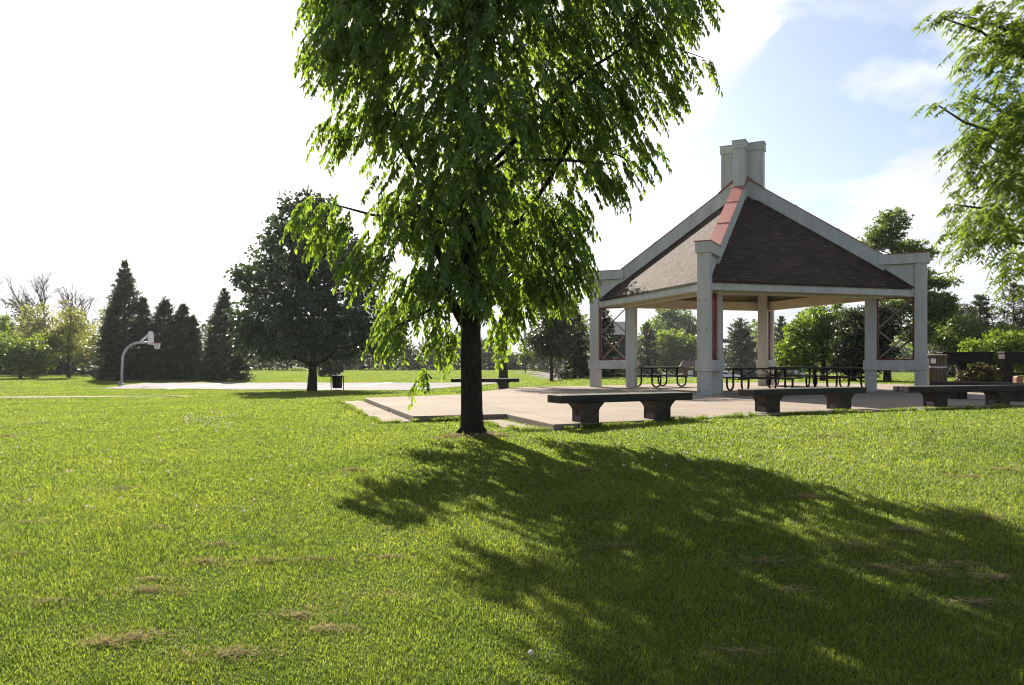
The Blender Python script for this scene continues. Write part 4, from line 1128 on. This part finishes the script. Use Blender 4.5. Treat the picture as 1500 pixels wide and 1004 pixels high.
for k in range(12):
    a0 = 2 * math.pi * k / 12
    for s_ in (1, -1):
        P_ = [(rc[0] + (.23 - .09 * t_) * math.cos(a0 + s_ * t_ * 1.0), rc[1] + (.23 - .09 * t_) * math.sin(a0 + s_ * t_ * 1.0), 3.06 - .42 * t_) for t_ in (0, .33, .66, 1)]
        m.tube(P_, .007, 4)
m.build('net', M['white'], rim)

# ------------------------------------------------------------------ kiosk, far building, vehicles
b = at(1013, 98.0, z=ground((1013 - 750) / F_PX * 98, 98))
r = empty('notice_kiosk', b, R(-8), label='small brown timber notice kiosk with shingled roof by the parking area', cat='kiosk')
for sx in (-1.05, 1.05): MB().box((sx, 0, 1.1), (.22, .22, 2.3)).build('post', M['kiosk_wood'], r, bevel=.01)
MB().box((0, .06, 1.15), (1.9, .10, 1.9)).build('board', M['kiosk_wood'], r)
MB().box((-.15, -.01, 1.25), (.62, .02, 1.1)).build('poster', M['white'], r)
m = MB(); m.prism_xz([(-1.35, 2.15), (1.35, 2.15), (1.1, 3.05), (-1.1, 3.05)], .5)
m = MB(); m.add([(-1.55, -.9, 2.2), (1.55, -.9, 2.2), (1.55, .9, 2.2), (-1.55, .9, 2.2), (-1.1, 0, 3.1), (1.1, 0, 3.1)], [(0, 1, 5, 4), (2, 3, 4, 5), (0, 4, 3), (1, 2, 5), (3, 2, 1, 0)])
m.build('roof', paint_mat('brown_shingle', (0.20, 0.125, 0.10), (0.14, 0.085, 0.07), rough=.9, streak=False), r)

b = at(899, 82.0); zb = b.z
r = empty('park_building', b, R(-6), label='grey roofed dark building seen through the left braced frame', cat='building')
hw = 2.1; eave = 1 + 39 / (F_PX / 82) - zb; rid = 1 + 59 / (F_PX / 82) - zb
MB().box((0, 2, eave / 2 - .05), (hw * 2 - .5, 4, eave)).build('wall', M['wall_dark'], r)
m = MB(); m.add([(-hw, -.4, eave - .05), (hw, -.4, eave - .05), (hw, 4.4, eave - .05), (-hw, 4.4, eave - .05), (-hw, 2, rid), (hw, 2, rid)], [(0, 1, 5, 4), (2, 3, 4, 5), (0, 4, 3), (1, 2, 5), (3, 2, 1, 0)])
m.build('roof', M['grey_roof'], r)
dr_ = MB().box((-.6, -.03, 1.05), (.95, .06, 2.1)).build('door', M['grey_roof'], r)
MB().box((-.25, -.08, 1.05), (.06, .05, .14)).build('handle', M['steel'], dr_)

def wheel(parent, x, y, rr=.32, w=.2):
    T = Matrix.Translation((x, y, rr)) @ Matrix.Rotation(R(90), 4, 'X')
    o = MB().lathe([(rr * .6, -w / 2), (rr * .95, -w / 2), (rr, -w * .3), (rr, w * .3), (rr * .95, w / 2), (rr * .6, w / 2)], 18, T).build('wheel', M['tyre'], parent, smooth=False)
    MB().lathe([(rr * .58, -w / 2 - .005), (rr * .6, -w * .3), (rr * .6, w * .3), (rr * .58, w / 2 + .005)], 14, T).build('rim', M['steel'], o)
def car(loc, rot, mat, label):
    r = empty('parked_car', loc, rot, label=label, cat='car', group='cars in the parking area')
    prof = [(-2.2, .32), (-2.25, .62), (-2.15, .86), (-1.5, .92), (-1.0, .95), (-.35, 1.40), (.15, 1.45), (.95, 1.42), (1.55, 1.02), (2.1, .96), (2.2, .7), (2.18, .32)]
    m = MB(); n_ = len(prof)
    vs = [(x, -.86 + (.16 if z > 1 else 0), z) for x, z in prof] + [(x, .86 - (.16 if z > 1 else 0), z) for x, z in prof]
    m.add(vs, [tuple(range(n_)), tuple(range(2 * n_ - 1, n_ - 1, -1))] + [(i, i + n_, (i + 1) % n_ + n_, (i + 1) % n_) for i in range(n_)])
    m.build('body', mat, r, bevel=.04)
    for s_ in (-1, 1):
        g_ = MB(); yy = s_ * .80
        g_.add([(-.80, s_ * .865, 1.0), (1.35, s_ * .865, 1.02), (.85, s_ * .715, 1.36), (.1, s_ * .715, 1.38), (-.3, s_ * .715, 1.35)], [(0, 1, 2, 3, 4)] if s_ < 0 else [(4, 3, 2, 1, 0)])
        g_.build('side_window', M['glass'], r)
    g_ = MB(); g_.add([(-1.0, -.74, .985), (-1.0, .74, .985), (-.39, .62, 1.405), (-.39, -.62, 1.405)], [(0, 1, 2, 3)]); g_.build('windscreen', M['glass'], r)
    g_ = MB(); g_.add([(1.56, .72, 1.05), (1.56, -.72, 1.05), (1.0, -.6, 1.42), (1.0, .6, 1.42)], [(0, 1, 2, 3)]); g_.build('rear_window', M['glass'], r)
    for s_ in (-1, 1):
        MB().box((-2.22, s_ * .62, .68), (.08, .3, .14)).build('headlight', M['lamp'], r, bevel=.02)
        MB().box((2.19, s_ * .66, .78), (.06, .25, .15)).build('tail_light', M['tail'], r, bevel=.02)
    for x in (-1.4, 1.35):
        for s_ in (-1, 1): wheel(r, x, s_ * .80)
    return r
def gpt(px, d): return at(px, d)
car(gpt(1062, 116), R(160), M['car_white'], 'white car parked beyond the pavilion just right of the front post')
car(gpt(1098, 119), R(175), M['car_blue'], 'dark blue car parked beside the white one beyond the pavilion')
b = gpt(1152, 122)
r = empty('white_van', b, R(4), label='tall white box van beyond the back post of the pavilion', cat='van')
MB().box((.5, 0, 1.75), (3.6, 1.95, 2.7)).build('cargo_box', M['car_white'], r, bevel=.05)
m = MB(); m.prism_xz([(-2.6, .45), (-1.32, .45), (-1.32, 2.35), (-1.75, 2.35), (-2.25, 1.5), (-2.6, 1.35)], 1.85); m.build('cab', M['car_white'], r, bevel=.05)
g_ = MB(); g_.add([(-2.27, -.8, 1.52), (-2.27, .8, 1.52), (-1.80, .75, 2.28), (-1.80, -.75, 2.28)], [(0, 1, 2, 3)]); g_.build('windscreen', M['glass'], r)
for x in (-1.9, 1.5):
    for s_ in (-1, 1): wheel(r, x, s_ * .88, .38, .22)
for s_ in (-1, 1): MB().box((-2.6, s_ * .65, .8), (.06, .28, .18)).build('headlight', M['lamp'], r)

# ------------------------------------------------------------------ the bright air of a hazy spring afternoon
m, nt, out = new_mat('haze_air')
pv = nt.nodes.new('ShaderNodeVolumePrincipled')
pv.inputs['Color'].default_value = (0.93, 0.96, 1.0, 1); pv.inputs['Density'].default_value = 0.00015; pv.inputs['Anisotropy'].default_value = 0.3
nt.links.new(pv.outputs[0], out.inputs['Volume'])
hz = MB().box((0, 165, 16), (760, 480, 46)).build('haze', m); tag(hz, kind='stuff')
